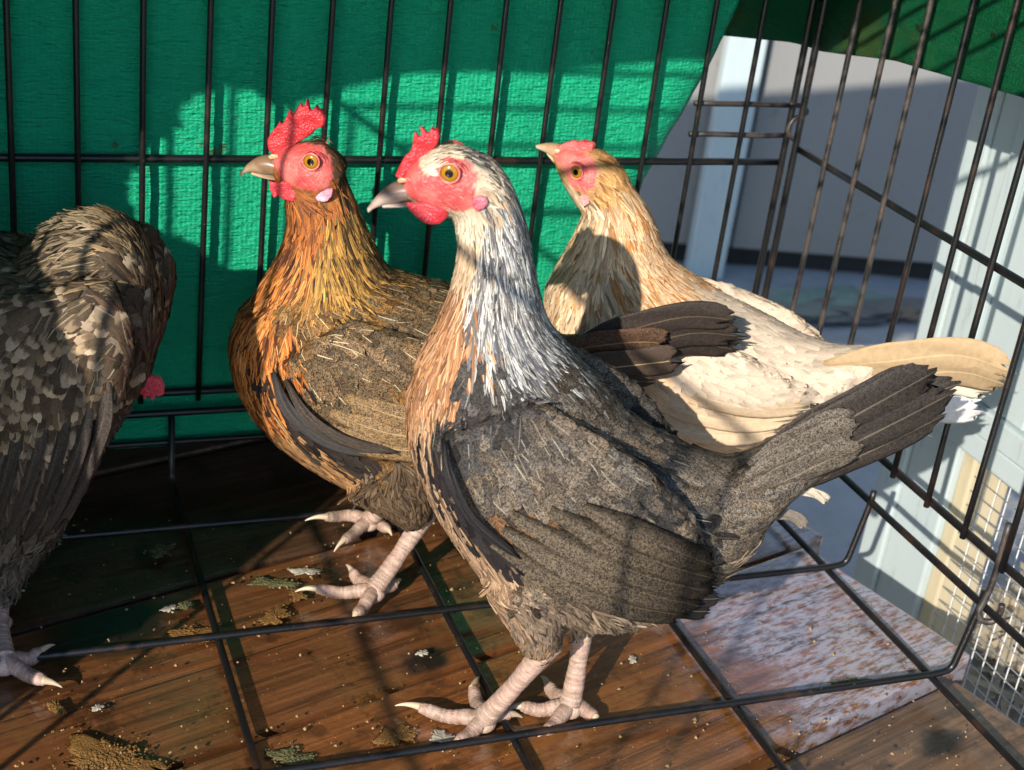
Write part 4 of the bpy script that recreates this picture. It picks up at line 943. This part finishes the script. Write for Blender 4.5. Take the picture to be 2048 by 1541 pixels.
Bh.plumage([(610, 280, 'b_crown', .012), (650, 288, 'b_crown', .012), (685, 320, 'b_crown', .012), (672, 350, 'b_crown', .015), (700, 360, 'b_hackle_dark', .012), (662, 375, 'b_neck_red', .015), (590, 400, 'b_neck_red', .014), (640, 420, 'b_neck_red', .016), (575, 440, 'b_neck_red', .016), (610, 450, 'b_neck_red', .018), (590, 490, 'b_breast'), (560, 520, 'b_breast'), (600, 540, 'b_breast'),
             (690, 430, 'b_hackle'), (670, 470, 'b_hackle'), (720, 450, 'b_hackle_dark'), (735, 490, 'b_hackle_dark'), (690, 520, 'b_hackle'), (650, 540, 'b_hackle'), (760, 540, 'b_hackle_dark'), (720, 570, 'b_hackle'), (670, 590, 'b_hackle'), (780, 575, 'b_hackle_dark'), (630, 610, 'b_gold'), (710, 610, 'b_gold', .03),
             (530, 580, 'b_breast'), (500, 620, 'b_breast'), (560, 620, 'b_breast'), (470, 680, 'b_breast'), (530, 680, 'b_breast'), (580, 660, 'b_breast'), (465, 740, 'b_breast'), (510, 760, 'b_breast'), (490, 810, 'b_breast'), (545, 850, 'b_breast_low'), (600, 910, 'b_breast_low'), (670, 950, 'b_breast_low'), (640, 900, 'b_breast_low'),
             (850, 570, 'b_rump', .03), (830, 620, 'b_back', .05), (760, 640, 'b_back', .05), (680, 650, 'b_back', .055), (640, 700, 'b_back', .055), (720, 720, 'b_back', .06), (800, 720, 'b_back', .06), (680, 780, 'b_back', .06), (780, 800, 'b_gold', .06), (700, 830, 'b_gold', .06), (850, 800, 'b_back', .06), (800, 870, 'b_gold', .06), (920, 700, 'b_back', .05), (1000, 750, 'b_rump', .05), (548, 770, 'b_black', .05), (585, 850, 'b_black', .052), (680, 908, 'b_black', .052), (600, 790, 'b_back', .056), (640, 850, 'b_back', .058), (720, 880, 'b_gold', .058), (1100, 720, 'b_rump', .03), (1200, 700, 'b_rump', .02),
             (740, 960, 'b_thigh', .04), (800, 960, 'b_thigh', .04), (830, 1000, 'b_thigh', .04), (825, 1040, 'b_thigh', .03), (770, 990, 'b_thigh', .02), (900, 960, 'b_thigh', .02)],
            [(600, 280, 660, 285), (670, 300, 705, 360), (590, 390, 640, 415), (570, 420, 568, 480), (640, 430, 630, 520), (690, 400, 710, 480), (720, 450, 760, 550), (690, 500, 720, 590), (560, 510, 520, 580), (600, 560, 570, 650), (500, 600, 465, 680), (450, 680, 462, 760), (520, 700, 515, 790), (480, 790, 530, 860), (560, 860, 640, 930), (660, 930, 740, 985), (780, 960, 810, 1020), (830, 1000, 832, 1055), (760, 560, 850, 600), (660, 630, 740, 680), (620, 700, 670, 780), (740, 700, 830, 780), (680, 800, 780, 870), (850, 620, 960, 680), (900, 750, 1000, 800), (1050, 690, 1150, 690), (1150, 700, 1280, 670)], bristle='b_bristle')
dkb, spb, shb = (.020, .016, .015), (.085, .060, .042), (.50, .36, .19)
for ln, hw, off in [([(1140, 700), (1240, 665), (1370, 635), (1482, 640)], .0105, (.018, .017, .016, .014)), ([(1150, 725), (1260, 700), (1380, 668), (1492, 672)], .0105, (.016, .014, .012, .010)), ([(1150, 735), (1260, 715), (1380, 690), (1488, 700)], .009, (.010, .008, .006, .004)), ([(1140, 710), (1250, 680), (1370, 645), (1470, 640)], .010, (-.006, -.006, -.006, -.006)), ([(1140, 720), (1250, 695), (1370, 660), (1480, 665)], .010, (-.014, -.014, -.013, -.012))]:
    Bh.quill('tail_feather', ln, hw, off, dkb, spb, shb, .14, .35, tilt=.2 if off[0] > 0 else -.2, rag=.06)
Bh.quill('tail_covert', [(1130, 735), (1210, 735), (1300, 728), (1375, 715)], .0115, (.024, .022, .020, .017), (.06, .042, .032), (.12, .085, .06), shb, .7, .4, tilt=.25, rag=.14)
Bh.quill('tail_covert', [(1130, 765), (1200, 765), (1260, 765), (1310, 760)], .010, (.026, .022, .017, .012), (.03, .024, .022), (.08, .06, .045), shb, .3, .4, tilt=.3, rag=.16)
Bh.quill('tail_covert', [(1120, 705), (1200, 690), (1290, 685), (1350, 690)], .010, (.024, .023, .021, .019), (.05, .03, .022), (.20, .11, .06), shb, .3, .6, tilt=.25, rag=.1)
Bh.quill('wing_edge', [(545, 745), (575, 820), (650, 882), (765, 912)], .0040, (.053, .065, .069, .066), (.033, .030, .030), (.07, .06, .05), (.14, .12, .1), .3, .3, tilt=-.3, tipw=.35, both=True)
Bh.quill('wing_edge', [(570, 760), (612, 830), (690, 882), (800, 908)], .0032, (.056, .068, .072, .069), (.028, .024, .022), (.10, .07, .045), (.2, .15, .1), .3, .5, tilt=-.3, tipw=.4, both=True)
for i, ln in enumerate([[(640, 855), (740, 890), (860, 905), (980, 895)], [(660, 825), (770, 865), (890, 880), (1010, 870)], [(690, 795), (800, 835), (920, 850), (1040, 845)]]):
    Bh.quill('wing_feather', ln, .0075, [w + .001 * i for w in wz], (.05, .036, .024), (.34, .21, .095), shb, .5, .8, tilt=-.2, rag=.02, both=True)
Bh.blob('comb', [(535, 303), (532, 281), (542, 264), (552, 254), (559, 242), (564, 252), (571, 236), (580, 215), (585, 234), (591, 220), (604, 202), (606, 222), (610, 211), (616, 193), (623, 224), (627, 219), (635, 207), (639, 219), (647, 218), (654, 236), (651, 253), (632, 260), (624, 270), (606, 281), (592, 290), (578, 307), (563, 321), (548, 314)], 0, .0030, RED, RED2)
Bh.blob('wattle', [(549, 367), (564, 360), (580, 364), (600, 386), (588, 405), (574, 403), (556, 394), (547, 378)], .0105, .0024, (.52, .022, .036), (.60, .055, .065))
Bh.blob('wattle', [(536, 358), (550, 352), (558, 370), (556, 394), (548, 398), (541, 381)], -.004, .0018, (.56, .030, .045), (.66, .07, .08))
Bh.blob('earlobe', [(630, 395), (640, 385), (655, 377), (667, 377), (666, 391), (656, 403), (645, 405), (633, 401)], .0165, .0024, (.64, .42, .52), (.66, .20, .27), both=True)
Bh.blob('nostril_flap', [(535, 313), (545, 307), (557, 310), (559, 315), (548, 320), (537, 320)], .0062, .0014, (.58, .36, .20), (.62, .42, .26), both=True, mat=BEAK)
Bh.beak([(555, 316, 577, 350, .0078), (536, 310, 550, 350, .0070), (515, 314, 523, 347, .0056), (497, 326, 503, 345, .0037), (487, 337, 490, 348, .0021), (480, 348, 481, 352, .0005)],
        [(575, 348, 562, 361, .0065), (543, 350, 542, 358, .0052), (520, 347, 521, 354, .0034), (503, 345, 504, 349, .0015)], (.20, .12, .07), (.66, .49, .31))
Bh.eye(622, 324, .0046, .0158)
Bh.leg((834, 1052, .022), (748, 1180), [[(695, 1184, .0046), (632, 1181, .0046), (590, 1184, .002)], [(728, 1212, .0046), (712, 1232, .0044), (703, 1248, .002)], [(720, 1160, .0056), (704, 1146, .0056), (692, 1130, .006)], [(775, 1172, .0055), (792, 1168, .0045), (802, 1160, .003)]], r=.0062)
Bh.leg((768, 1010, -.030), (738, 1040), [[(690, 1030, .0075), (650, 1038, .0085), (610, 1042, .0075)], [(712, 1062, .0052), (688, 1084, .0048), (668, 1104, .002)], [(762, 1048, .0052), (776, 1062, .0046), (784, 1072, .002)], [(755, 1030, .0055), (768, 1028, .0045), (780, 1024, .003)]], r=.0060)

# ---------- hen C: cream, tail poking out between the bars
c0 = np.array((-.205, -.075)); c1 = np.array((.004, -.262)); hc = c1 - c0
C = Hen((c0 + c1) / 2, hc, 'cream hen with golden neck looking up, tail poking out between the bars')
C.loft([(1102, 293, 1118, 330, .0070), (1130, 288, 1131, 366, .0125), (1175, 290, 1152, 404, .0165), (1220, 307, 1168, 425, .0175), (1258, 350, 1192, 438, .0155)], .001)
C.loft([(1190, 345, 1250, 345, .012), (1164, 418, 1284, 390, .0185), (1142, 470, 1310, 432, .024), (1112, 520, 1335, 498, .032), (1088, 570, 1375, 556, .041), (1082, 640, 1432, 592, .047), (1085, 720, 1490, 625, .05)])
C.loft([(1085, 560, 1335, 512, .038), (1080, 650, 1440, 585, .050), (1092, 760, 1530, 625, .054), (1150, 850, 1620, 672, .054), (1280, 900, 1680, 690, .050), (1420, 905, 1735, 692, .042), (1530, 890, 1780, 692, .032)], .003)
C.loft([(1500, 880, 1600, 682, .036), (1650, 855, 1700, 692, .027), (1780, 832, 1790, 690, .017), (1870, 815, 1870, 695, .009)], .003)
C.loft([(1130, 680, 1300, 620, .010, .042), (1180, 780, 1430, 680, .012, .050), (1300, 850, 1530, 730, .012, .050), (1440, 870, 1600, 770, .010, .043), (1540, 850, 1640, 790, .007, .034)], .001, both=True)
C.limb([(1300, 880, .028, .022), (1290, 950, .018, .022), (1290, 1010, .0095, .022)])
C.limb([(1340, 880, .028, -.022), (1350, 940, .018, -.022), (1355, 990, .0095, -.022)])
C.make_body(base=(.5, .38, .25), face=[(1102, 303), (1138, 302), (1180, 316), (1196, 340), (1192, 372), (1172, 384), (1146, 374), (1130, 344), (1110, 325)], skin=(.58, .085, .08), pale=(.62, .28, .22))
C.plumage([(1200, 300, 'c_crown', .012), (1160, 305, 'c_crown', .016), (1240, 340, 'c_crown', .012), (1205, 360, 'c_crown', .016), (1180, 395, 'c_crown', .016), (1160, 415, 'c_front', .016), (1260, 380, 'c_hackle'), (1230, 420, 'c_hackle'), (1290, 440, 'c_hackle'), (1250, 480, 'c_hackle'), (1310, 500, 'c_hackle'), (1270, 550, 'c_hackle'), (1220, 500, 'c_hackle'), (1330, 550, 'c_hackle'), (1300, 600, 'c_hackle'), (1250, 600, 'c_hackle'),
             (1170, 450, 'c_front'), (1140, 490, 'c_front'), (1180, 520, 'c_front'), (1120, 550, 'c_front'), (1150, 600, 'c_front'), (1200, 600, 'c_front'), (1100, 620, 'c_front'), (1130, 660, 'c_front'), (1200, 660, 'c_peach'),
             (1400, 590, 'c_body'), (1350, 640, 'c_body', .05), (1450, 640, 'c_body', .05), (1280, 700, 'c_peach', .05), (1380, 720, 'c_body', .055), (1250, 800, 'c_peach', .055), (1350, 820, 'c_peach', .055), (1450, 760, 'c_body', .05), (1550, 700, 'c_body', .04), (1480, 850, 'c_peach', .045), (1600, 760, 'c_body', .04), (1650, 700, 'c_body', .03), (1700, 760, 'c_body', .03), (1800, 740, 'c_body', .02), (1300, 890, 'c_peach', .04), (1290, 970, 'c_peach', .03)],
            [(1150, 300, 1210, 302), (1220, 310, 1265, 360), (1170, 400, 1200, 430), (1265, 390, 1310, 460), (1230, 430, 1255, 510), (1300, 480, 1345, 560), (1250, 540, 1290, 620), (1170, 430, 1150, 500), (1180, 520, 1170, 600), (1110, 540, 1095, 630), (1130, 620, 1130, 700), (1230, 640, 1260, 720), (1350, 580, 1430, 630), (1430, 620, 1520, 680), (1250, 760, 1280, 840), (1380, 740, 1440, 810), (1450, 720, 1560, 760), (1350, 840, 1420, 890), (1560, 690, 1660, 710), (1600, 800, 1700, 800), (1700, 740, 1820, 735), (1290, 940, 1290, 1010)], off=.03)
cr, cr2, crs = (.37, .265, .15), (.62, .42, .20), (.74, .60, .36)
for ln, hw, off, c in [([(1650, 735), (1780, 722), (1920, 712), (2036, 748)], .0125, (.020, .017, .013, .010), cr), ([(1650, 760), (1790, 752), (1920, 745), (2022, 772)], .0115, (.018, .014, .010, .007), cr), ([(1650, 770), (1790, 765), (1910, 768), (1985, 785)], .010, (.014, .010, .006, .003), (.54, .48, .38)), ([(1640, 800), (1760, 812), (1880, 822), (1972, 822)], .0105, (.018, .013, .009, .006), (.58, .57, .56)), ([(1640, 790), (1770, 795), (1880, 800), (1968, 795)], .010, (.008, .005, .002, .0), (.58, .57, .56)), ([(1640, 740), (1780, 728), (1910, 720), (2025, 755)], .012, (-.008, -.008, -.008, -.008), cr), ([(1640, 770), (1770, 768), (1890, 770), (1985, 790)], .012, (-.014, -.014, -.013, -.012), (.54, .48, .38))]:
    C.quill('tail_feather', ln, hw, off, c, tuple(.9 * x for x in c), crs, .25, .15, tilt=.2 if off[0] > 0 else -.2, rag=.04, tipw=.4)
C.quill('loose_feather', [(1730, 850), (1780, 858), (1830, 866), (1855, 872)], .002, .0, (.8, .79, .77), (.7, .7, .7), crs, .1, 0, tipw=.1, rag=.2)
for i, ln in enumerate([[(1230, 800), (1330, 850), (1440, 872), (1560, 862)], [(1250, 770), (1360, 820), (1470, 845), (1590, 838)], [(1280, 740), (1390, 790), (1500, 815), (1620, 812)]]):
    C.quill('wing_feather', ln, .007, (.058, .062, .056, .044), (.48, .36, .24), (.6, .46, .28), crs, .3, .2, tilt=-.2, both=True)
C.blob('comb', [(1108, 306), (1113, 293), (1126, 287), (1138, 283), (1150, 280), (1158, 284), (1166, 279), (1175, 283), (1184, 283), (1191, 288), (1187, 305), (1162, 305), (1138, 314), (1120, 326)], .003, .0050, (.62, .060, .062), (.72, .14, .13))
C.blob('earlobe', [(1158, 392), (1170, 388), (1180, 394), (1179, 409), (1167, 414), (1158, 404)], .0165, .0022, (.60, .26, .24), (.62, .36, .34), both=True)
C.blob('nostril_flap', [(1106, 300), (1114, 296), (1122, 300), (1121, 307), (1112, 310)], .0058, .0014, (.60, .34, .2), (.62, .42, .26), both=True, mat=BEAK)
C.beak([(1120, 289, 1131, 332, .0070), (1104, 286, 1113, 319, .0060), (1088, 287, 1094, 306, .0040), (1072, 292, 1073, 296, .0006)], [(1130, 330, 1130, 348, .0065), (1110, 314, 1111, 327, .0042), (1094, 303, 1096, 311, .0018)], (.40, .25, .15), (.70, .53, .36))
C.eye(1153, 345, .0043, .0155, fwd=.3)
C.leg((1290, 1015, .022), (1262, 1095), [[(1215, 1100, .0046), (1175, 1100, .0046), (1150, 1104, .002)], [(1245, 1118, .0046), (1230, 1134, .0044), (1220, 1146, .002)], [(1250, 1078, .0046), (1240, 1066, .0044), (1232, 1058, .002)], [(1285, 1092, .005), (1300, 1088, .0045), (1312, 1084, .003)]])
C.leg((1355, 992, -.022), (1325, 1050), [[(1285, 1052, .0046), (1250, 1052, .0046), (1228, 1054, .002)], [(1310, 1072, .0046), (1298, 1086, .0044), (1290, 1096, .002)], [(1315, 1034, .0046), (1306, 1024, .0044), (1300, 1016, .002)], [(1345, 1048, .005), (1358, 1045, .0045), (1368, 1042, .003)]])

# ---------- hen D: dark, bending its neck down, half out of the picture
D = Hen((-.600, -.128), (.938, -.348), 'dark brown hen with pale spangled wing bending its head down', facing=1)
D.loft([(40, 485, 120, 660, .034), (110, 432, 190, 620, .033), (195, 412, 222, 580, .031), (278, 450, 215, 600, .029), (328, 545, 225, 640, .026), (338, 640, 245, 680, .021), (322, 715, 258, 715, .0165), (305, 765, 262, 752, .013)])
D.loft([(315, 700, 255, 700, .0150), (305, 745, 250, 735, .0155), (280, 790, 225, 765, .013), (252, 812, 215, 795, .009)], .001)
D.loft([(-120, 480, 215, 560, .040), (-180, 560, 280, 640, .050), (-200, 700, 283, 740, .055), (-190, 850, 240, 860, .054), (-150, 980, 192, 960, .046), (-95, 1080, 135, 1060, .035), (-45, 1160, 60, 1135, .021)], .003)
D.loft([(-60, 600, 235, 560, .011, .044), (-80, 740, 275, 700, .013, .052), (-100, 880, 225, 870, .013, .052), (-110, 1000, 165, 1000, .011, .044), (-100, 1090, 90, 1100, .007, .035)], .001, both=True)
D.loft([(-150, 760, -150, 520, .040), (-260, 720, -270, 540, .030), (-350, 640, -370, 500, .018), (-430, 540, -440, 440, .008)], .003)
D.limb([(0, 1040, .028, .022), (-2, 1120, .018, .022), (-5, 1195, .009, .022)])
D.limb([(40, 1040, .026, -.022), (20, 1110, .016, -.022), (10, 1165, .008, -.022)])
D.make_body(base=(.06, .048, .036))
D.plumage([(140, 430, 'd_tuft'), (190, 420, 'd_tuft'), (110, 455, 'd_tuft'), (165, 460, 'd_tuft'), (215, 450, 'd_tuft', .02), (250, 440, 'd_neck'), (290, 480, 'd_neck'), (240, 500, 'd_neck', .03), (320, 540, 'd_neck'), (280, 550, 'd_neck'), (335, 600, 'd_neck'), (300, 620, 'd_breast'), (330, 670, 'd_breast'), (290, 690, 'd_breast'), (310, 740, 'd_breast', .014),
             (60, 490, 'd_back', .03), (0, 510, 'd_back', .03), (120, 510, 'd_back', .03), (180, 520, 'd_back', .03), (60, 540, 'd_back', .05), (-60, 540, 'd_back'), (140, 560, 'd_back', .05), (220, 570, 'd_back', .04),
             (40, 600, 'd_spangle', .06), (120, 620, 'd_spangle', .06), (200, 630, 'd_spangle', .06), (0, 680, 'd_spangle', .06), (80, 700, 'd_spangle', .065), (160, 700, 'd_spangle', .065), (240, 690, 'd_spangle', .06), (30, 780, 'd_spangle', .065), (110, 780, 'd_spangle', .065), (190, 780, 'd_spangle', .065), (60, 850, 'd_spangle', .065), (150, 850, 'd_spangle', .06), (-80, 700, 'd_spangle', .06),
             (20, 930, 'd_low', .06), (100, 930, 'd_low', .06), (170, 930, 'd_low', .05), (60, 1010, 'd_low', .05), (130, 1020, 'd_low', .045), (0, 1080, 'd_low', .045), (-80, 950, 'd_low', .05), (240, 800, 'd_breast', .04), (230, 880, 'd_breast', .03), (190, 960, 'd_low', .02), (80, 1100, 'd_fluff', .03), (20, 1150, 'd_fluff', .03), (-5, 1190, 'd_fluff', .03), (-300, 600, 'd_low', .02)],
            [(300, 740, 325, 670), (335, 650, 335, 580), (330, 560, 300, 480), (290, 470, 235, 425), (230, 440, 170, 420), (160, 430, 110, 455), (270, 560, 230, 500), (100, 470, 20, 500), (180, 520, 90, 540), (30, 520, -60, 550), (220, 580, 180, 620), (120, 580, 80, 640), (20, 570, -30, 620), (200, 660, 190, 740), (100, 680, 90, 760), (0, 680, -20, 760), (190, 800, 170, 880), (90, 820, 75, 900), (260, 740, 235, 830), (160, 900, 130, 990), (60, 920, 40, 1020), (220, 880, 180, 960), (100, 1020, 70, 1100), (20, 1100, 0, 1180), (-100, 800, -150, 880), (-250, 620, -350, 560)], off=.03)
for i, ln in enumerate([[(215, 760), (205, 850), (165, 950), (105, 1060)], [(175, 780), (165, 870), (130, 970), (75, 1085)], [(130, 790), (120, 880), (90, 980), (40, 1095)], [(85, 800), (75, 890), (45, 990), (0, 1100)], [(40, 800), (25, 890), (0, 990), (-40, 1100)], [(-10, 800), (-25, 890), (-45, 990), (-80, 1090)]]):
    D.quill('wing_feather', ln, .0050, (.060, .066, .060, .046), (.028, .022, .018), (.11, .09, .075), (.3, .25, .2), .15, .45, tilt=.4, tipw=.4, rag=.05, both=True)
for ln, off in [([(-300, 620), (-400, 560), (-500, 500), (-590, 430)], .010), ([(-300, 640), (-400, 590), (-510, 540), (-610, 480)], .004), ([(-300, 620), (-400, 560), (-500, 500), (-590, 430)], -.010)]:
    D.quill('tail_feather', ln, .013, off, dk, sp, sh)
D.blob('comb', [(270, 778), (273, 760), (288, 752), (303, 748), (322, 756), (330, 772), (329, 790), (318, 793), (312, 789), (306, 806), (299, 788), (290, 800), (283, 787), (274, 790)], .005, .0030, (.54, .035, .06), (.62, .07, .09))
D.beak([(235, 800, 218, 785, .006), (222, 815, 210, 802, .004), (210, 828, 204, 822, .001)], [(228, 805, 240, 812, .005), (220, 818, 228, 822, .003), (212, 828, 214, 830, .001)], (.2, .12, .08), (.6, .46, .3))
D.eye(232, 790, .0050, .0120)
D.leg((-3, 1205, .022), (8, 1322), [[(45, 1342, .0050), (90, 1366, .0048), (125, 1376, .002)], [(52, 1318, .0055), (82, 1306, .0060), (110, 1290, .006)], [(-30, 1345, .005), (-60, 1360, .0045), (-80, 1366, .002)], [(-15, 1300, .006), (-30, 1285, .0055), (-45, 1275, .004)]], r=.0064, tone=(.56, .40, .36))
D.leg((12, 1165, -.022), (-25, 1240), [[(0, 1212, .0080), (20, 1192, .010), (50, 1182, .008)], [(5, 1240, .006), (15, 1250, .006), (18, 1262, .003)], [(-55, 1250, .005), (-80, 1260, .0045), (-95, 1264, .002)], [(-45, 1225, .006), (-60, 1215, .0055), (-70, 1208, .004)]], r=.0060, tone=(.56, .40, .36))

# ------------------------------------------------------------------ droppings and crumbs on the boards
ICO = None
def clump(px, py, w, h, hgt, mat, name, label, cat, seed, grp=None):
    """crumbly heap: many little granules packed into an irregular patch"""
    global ICO
    if ICO is None:
        bm = bmesh.new(); bmesh.ops.create_icosphere(bm, subdivisions=1, radius=1); ICO = (np.array([v.co[:] for v in bm.verts]), [tuple(v.index for v in f.verts) for f in bm.faces]); bm.free()
    c = on_floor(px, py, 0); B = Build(); flat = mat is LIME; n = int(np.clip(w * h * (.30 if not flat else .05), 16, 1100))
    for i in range(n):
        a = rng.random() * 2 * math.pi; lim = 1 + .35 * math.sin(2 * a + seed) + .22 * math.sin(5 * a + seed * 2.3); r = lim * min(1.25, abs(rng.standard_normal()) * .5)
        g = on_floor(px + w * r * math.cos(a), py + h * r * math.sin(a), 0) - (c[0], c[1], 0); sz = (.0003 + .0010 * rng.random() ** 2.5) * (.9 if flat else 1)
        z = hgt * max(0, 1 - r / 1.2) * (.2 + .8 * rng.random()) * (.08 if flat else .28)
        V = ICO[0] * (1 + .28 * rng.standard_normal((len(ICO[0]), 1))) * sz * np.array((1, 1, .35 if flat else .75)); B.add(V + g + (0, 0, z - .0008), ICO[1])
    m_ = 48; th = np.arange(m_) / m_ * 2 * math.pi; prof = [(.25, .55), (.6, .45), (.85, .25), (1.0, 0.0)]; rg_ = []
    lim = 1 + .35 * np.sin(2 * th + seed) + .22 * np.sin(5 * th + seed * 2.3) + .1 * np.sin(11 * th + seed)
    for q, zz in prof: rg_.append(np.array([on_floor(px + w * q * l * math.cos(t), py + h * q * l * math.sin(t), 0) - (c[0], c[1], 0) + (0, 0, zz * .0012 + .0003 * rng.standard_normal() - .0004) for t, l in zip(th, lim * .8)]))
    B.add(*rings_to_mesh(rg_))
    pr = dict(label=label, category=cat)
    o = link(name, B.me(name), mat, **pr); o.location = (c[0], c[1], 0); return o
for i, (px, py, w, h, hg, m, n, l, c) in enumerate([
    (225, 1520, 105, 52, .006, CLUMP, 'mash_clump', 'large crumbly orange mash clump at the front of the deck', 'droppings'),
    (385, 1268, 42, 24, .0045, CLUMP, 'mash_clump', 'orange mash clump against a floor wire near the big knot', 'droppings'),
    (550, 1232, 36, 18, .003, CLUMP, 'mash_clump', 'thin orange mash smear below the brown hen\'s toes', 'droppings'),
    (595, 1188, 24, 12, .003, CLUMP, 'mash_clump', 'small mash crumb heap at the tip of the brown hen\'s long toe', 'droppings'),
    (585, 1515, 48, 26, .004, MOSSY, 'dropping', 'dark olive dropping between floor wires at the deck front', 'droppings'),
    (790, 1470, 38, 28, .003, CLUMP, 'mash_clump', 'orange mash clump beside the silver-necked hen\'s longest claw', 'droppings'),
    (322, 1100, 30, 14, .004, MOSSY, 'dropping', 'shaded olive dropping behind the knot in the board', 'droppings'),
    (112, 1415, 22, 14, .003, CLUMP, 'mash_clump', 'little orange crumb heap by the dark hen\'s claw', 'droppings'),
    (545, 1165, 46, 14, .0022, MOSSY, 'dropping', 'long olive streak beside the brown hen\'s near foot', 'droppings'),
    (1700, 1365, 42, 12, .0025, MOSSY, 'dropping', 'dark wet muck under the floor wire near the board joint', 'droppings'),
    (370, 1210, 24, 8, .002, MOSSY, 'dropping', 'flat olive smear beside the big knot', 'droppings'),
    (890, 1478, 34, 20, .0016, LIME, 'lime_splat', 'pale lime splat under the silver-necked hen\'s front toe', 'splat'),
    (610, 1142, 30, 11, .0016, LIME, 'lime_splat', 'pale lime splat beside the olive streak', 'splat'),
    (338, 1216, 18, 8, .0014, LIME, 'lime_splat', 'small lime splat beside the big knot', 'splat'),
    (1265, 1318, 12, 8, .003, LIME, 'lime_splat', 'cream crumb lying in the sun behind the silver-necked hen', 'splat'),
    (1440, 1085, 14, 6, .002, LIME, 'lime_splat', 'pale splat under the rump of the silver-necked hen', 'splat'),
    (845, 1305, 12, 9, .0015, LIME, 'lime_splat', 'white fleck in the small dark knot', 'splat'),
    (195, 1415, 16, 7, .0012, LIME, 'lime_splat', 'faint pale fleck behind the large mash clump', 'splat')]):
    clump(px, py, w, h, hg, m, n, l, c, i * 1.7)
cv, cf = [], []
for i in range(800):
    px, py = rng.random() * 2048, 1030 + rng.random() * 520
    p = on_floor(px, py)
    if p[0] > -.01 or p[1] > -.02: continue
    k = rng.random() ** 3; s_ = .0003 + .0011 * k; b = len(cv)
    q = [np.array(v) * s_ * (1 + .4 * rng.standard_normal(3)) for v in ((1, 0, 0), (-1, 0, 0), (0, 1, 0), (0, -1, 0), (0, 0, 1), (0, 0, -.6))]
    cv += [p + v + (0, 0, .0002) for v in q]; cf += [tuple(b + j for j in t) for t in ((0, 2, 4), (2, 1, 4), (1, 3, 4), (3, 0, 4), (2, 0, 5), (1, 2, 5), (3, 1, 5), (0, 3, 5))]
link('crumbs', mesh('crumbs', cv, cf), plain('crumbs', (.30, .19, .08), .5, .6, 300), kind='stuff', label='scattered tan feed crumbs over the wet boards', category='crumbs')

o = link('backlight_block', bevel_box('backlight_block', -1.2, -.17, .085, .105, -.008, .40, .003), wood_material('backlight_block', (.03, .018, .011), .2), label='dark plank set on edge behind the hanging tarp', category='board')  # added plank that keeps sky light off the back of the deck
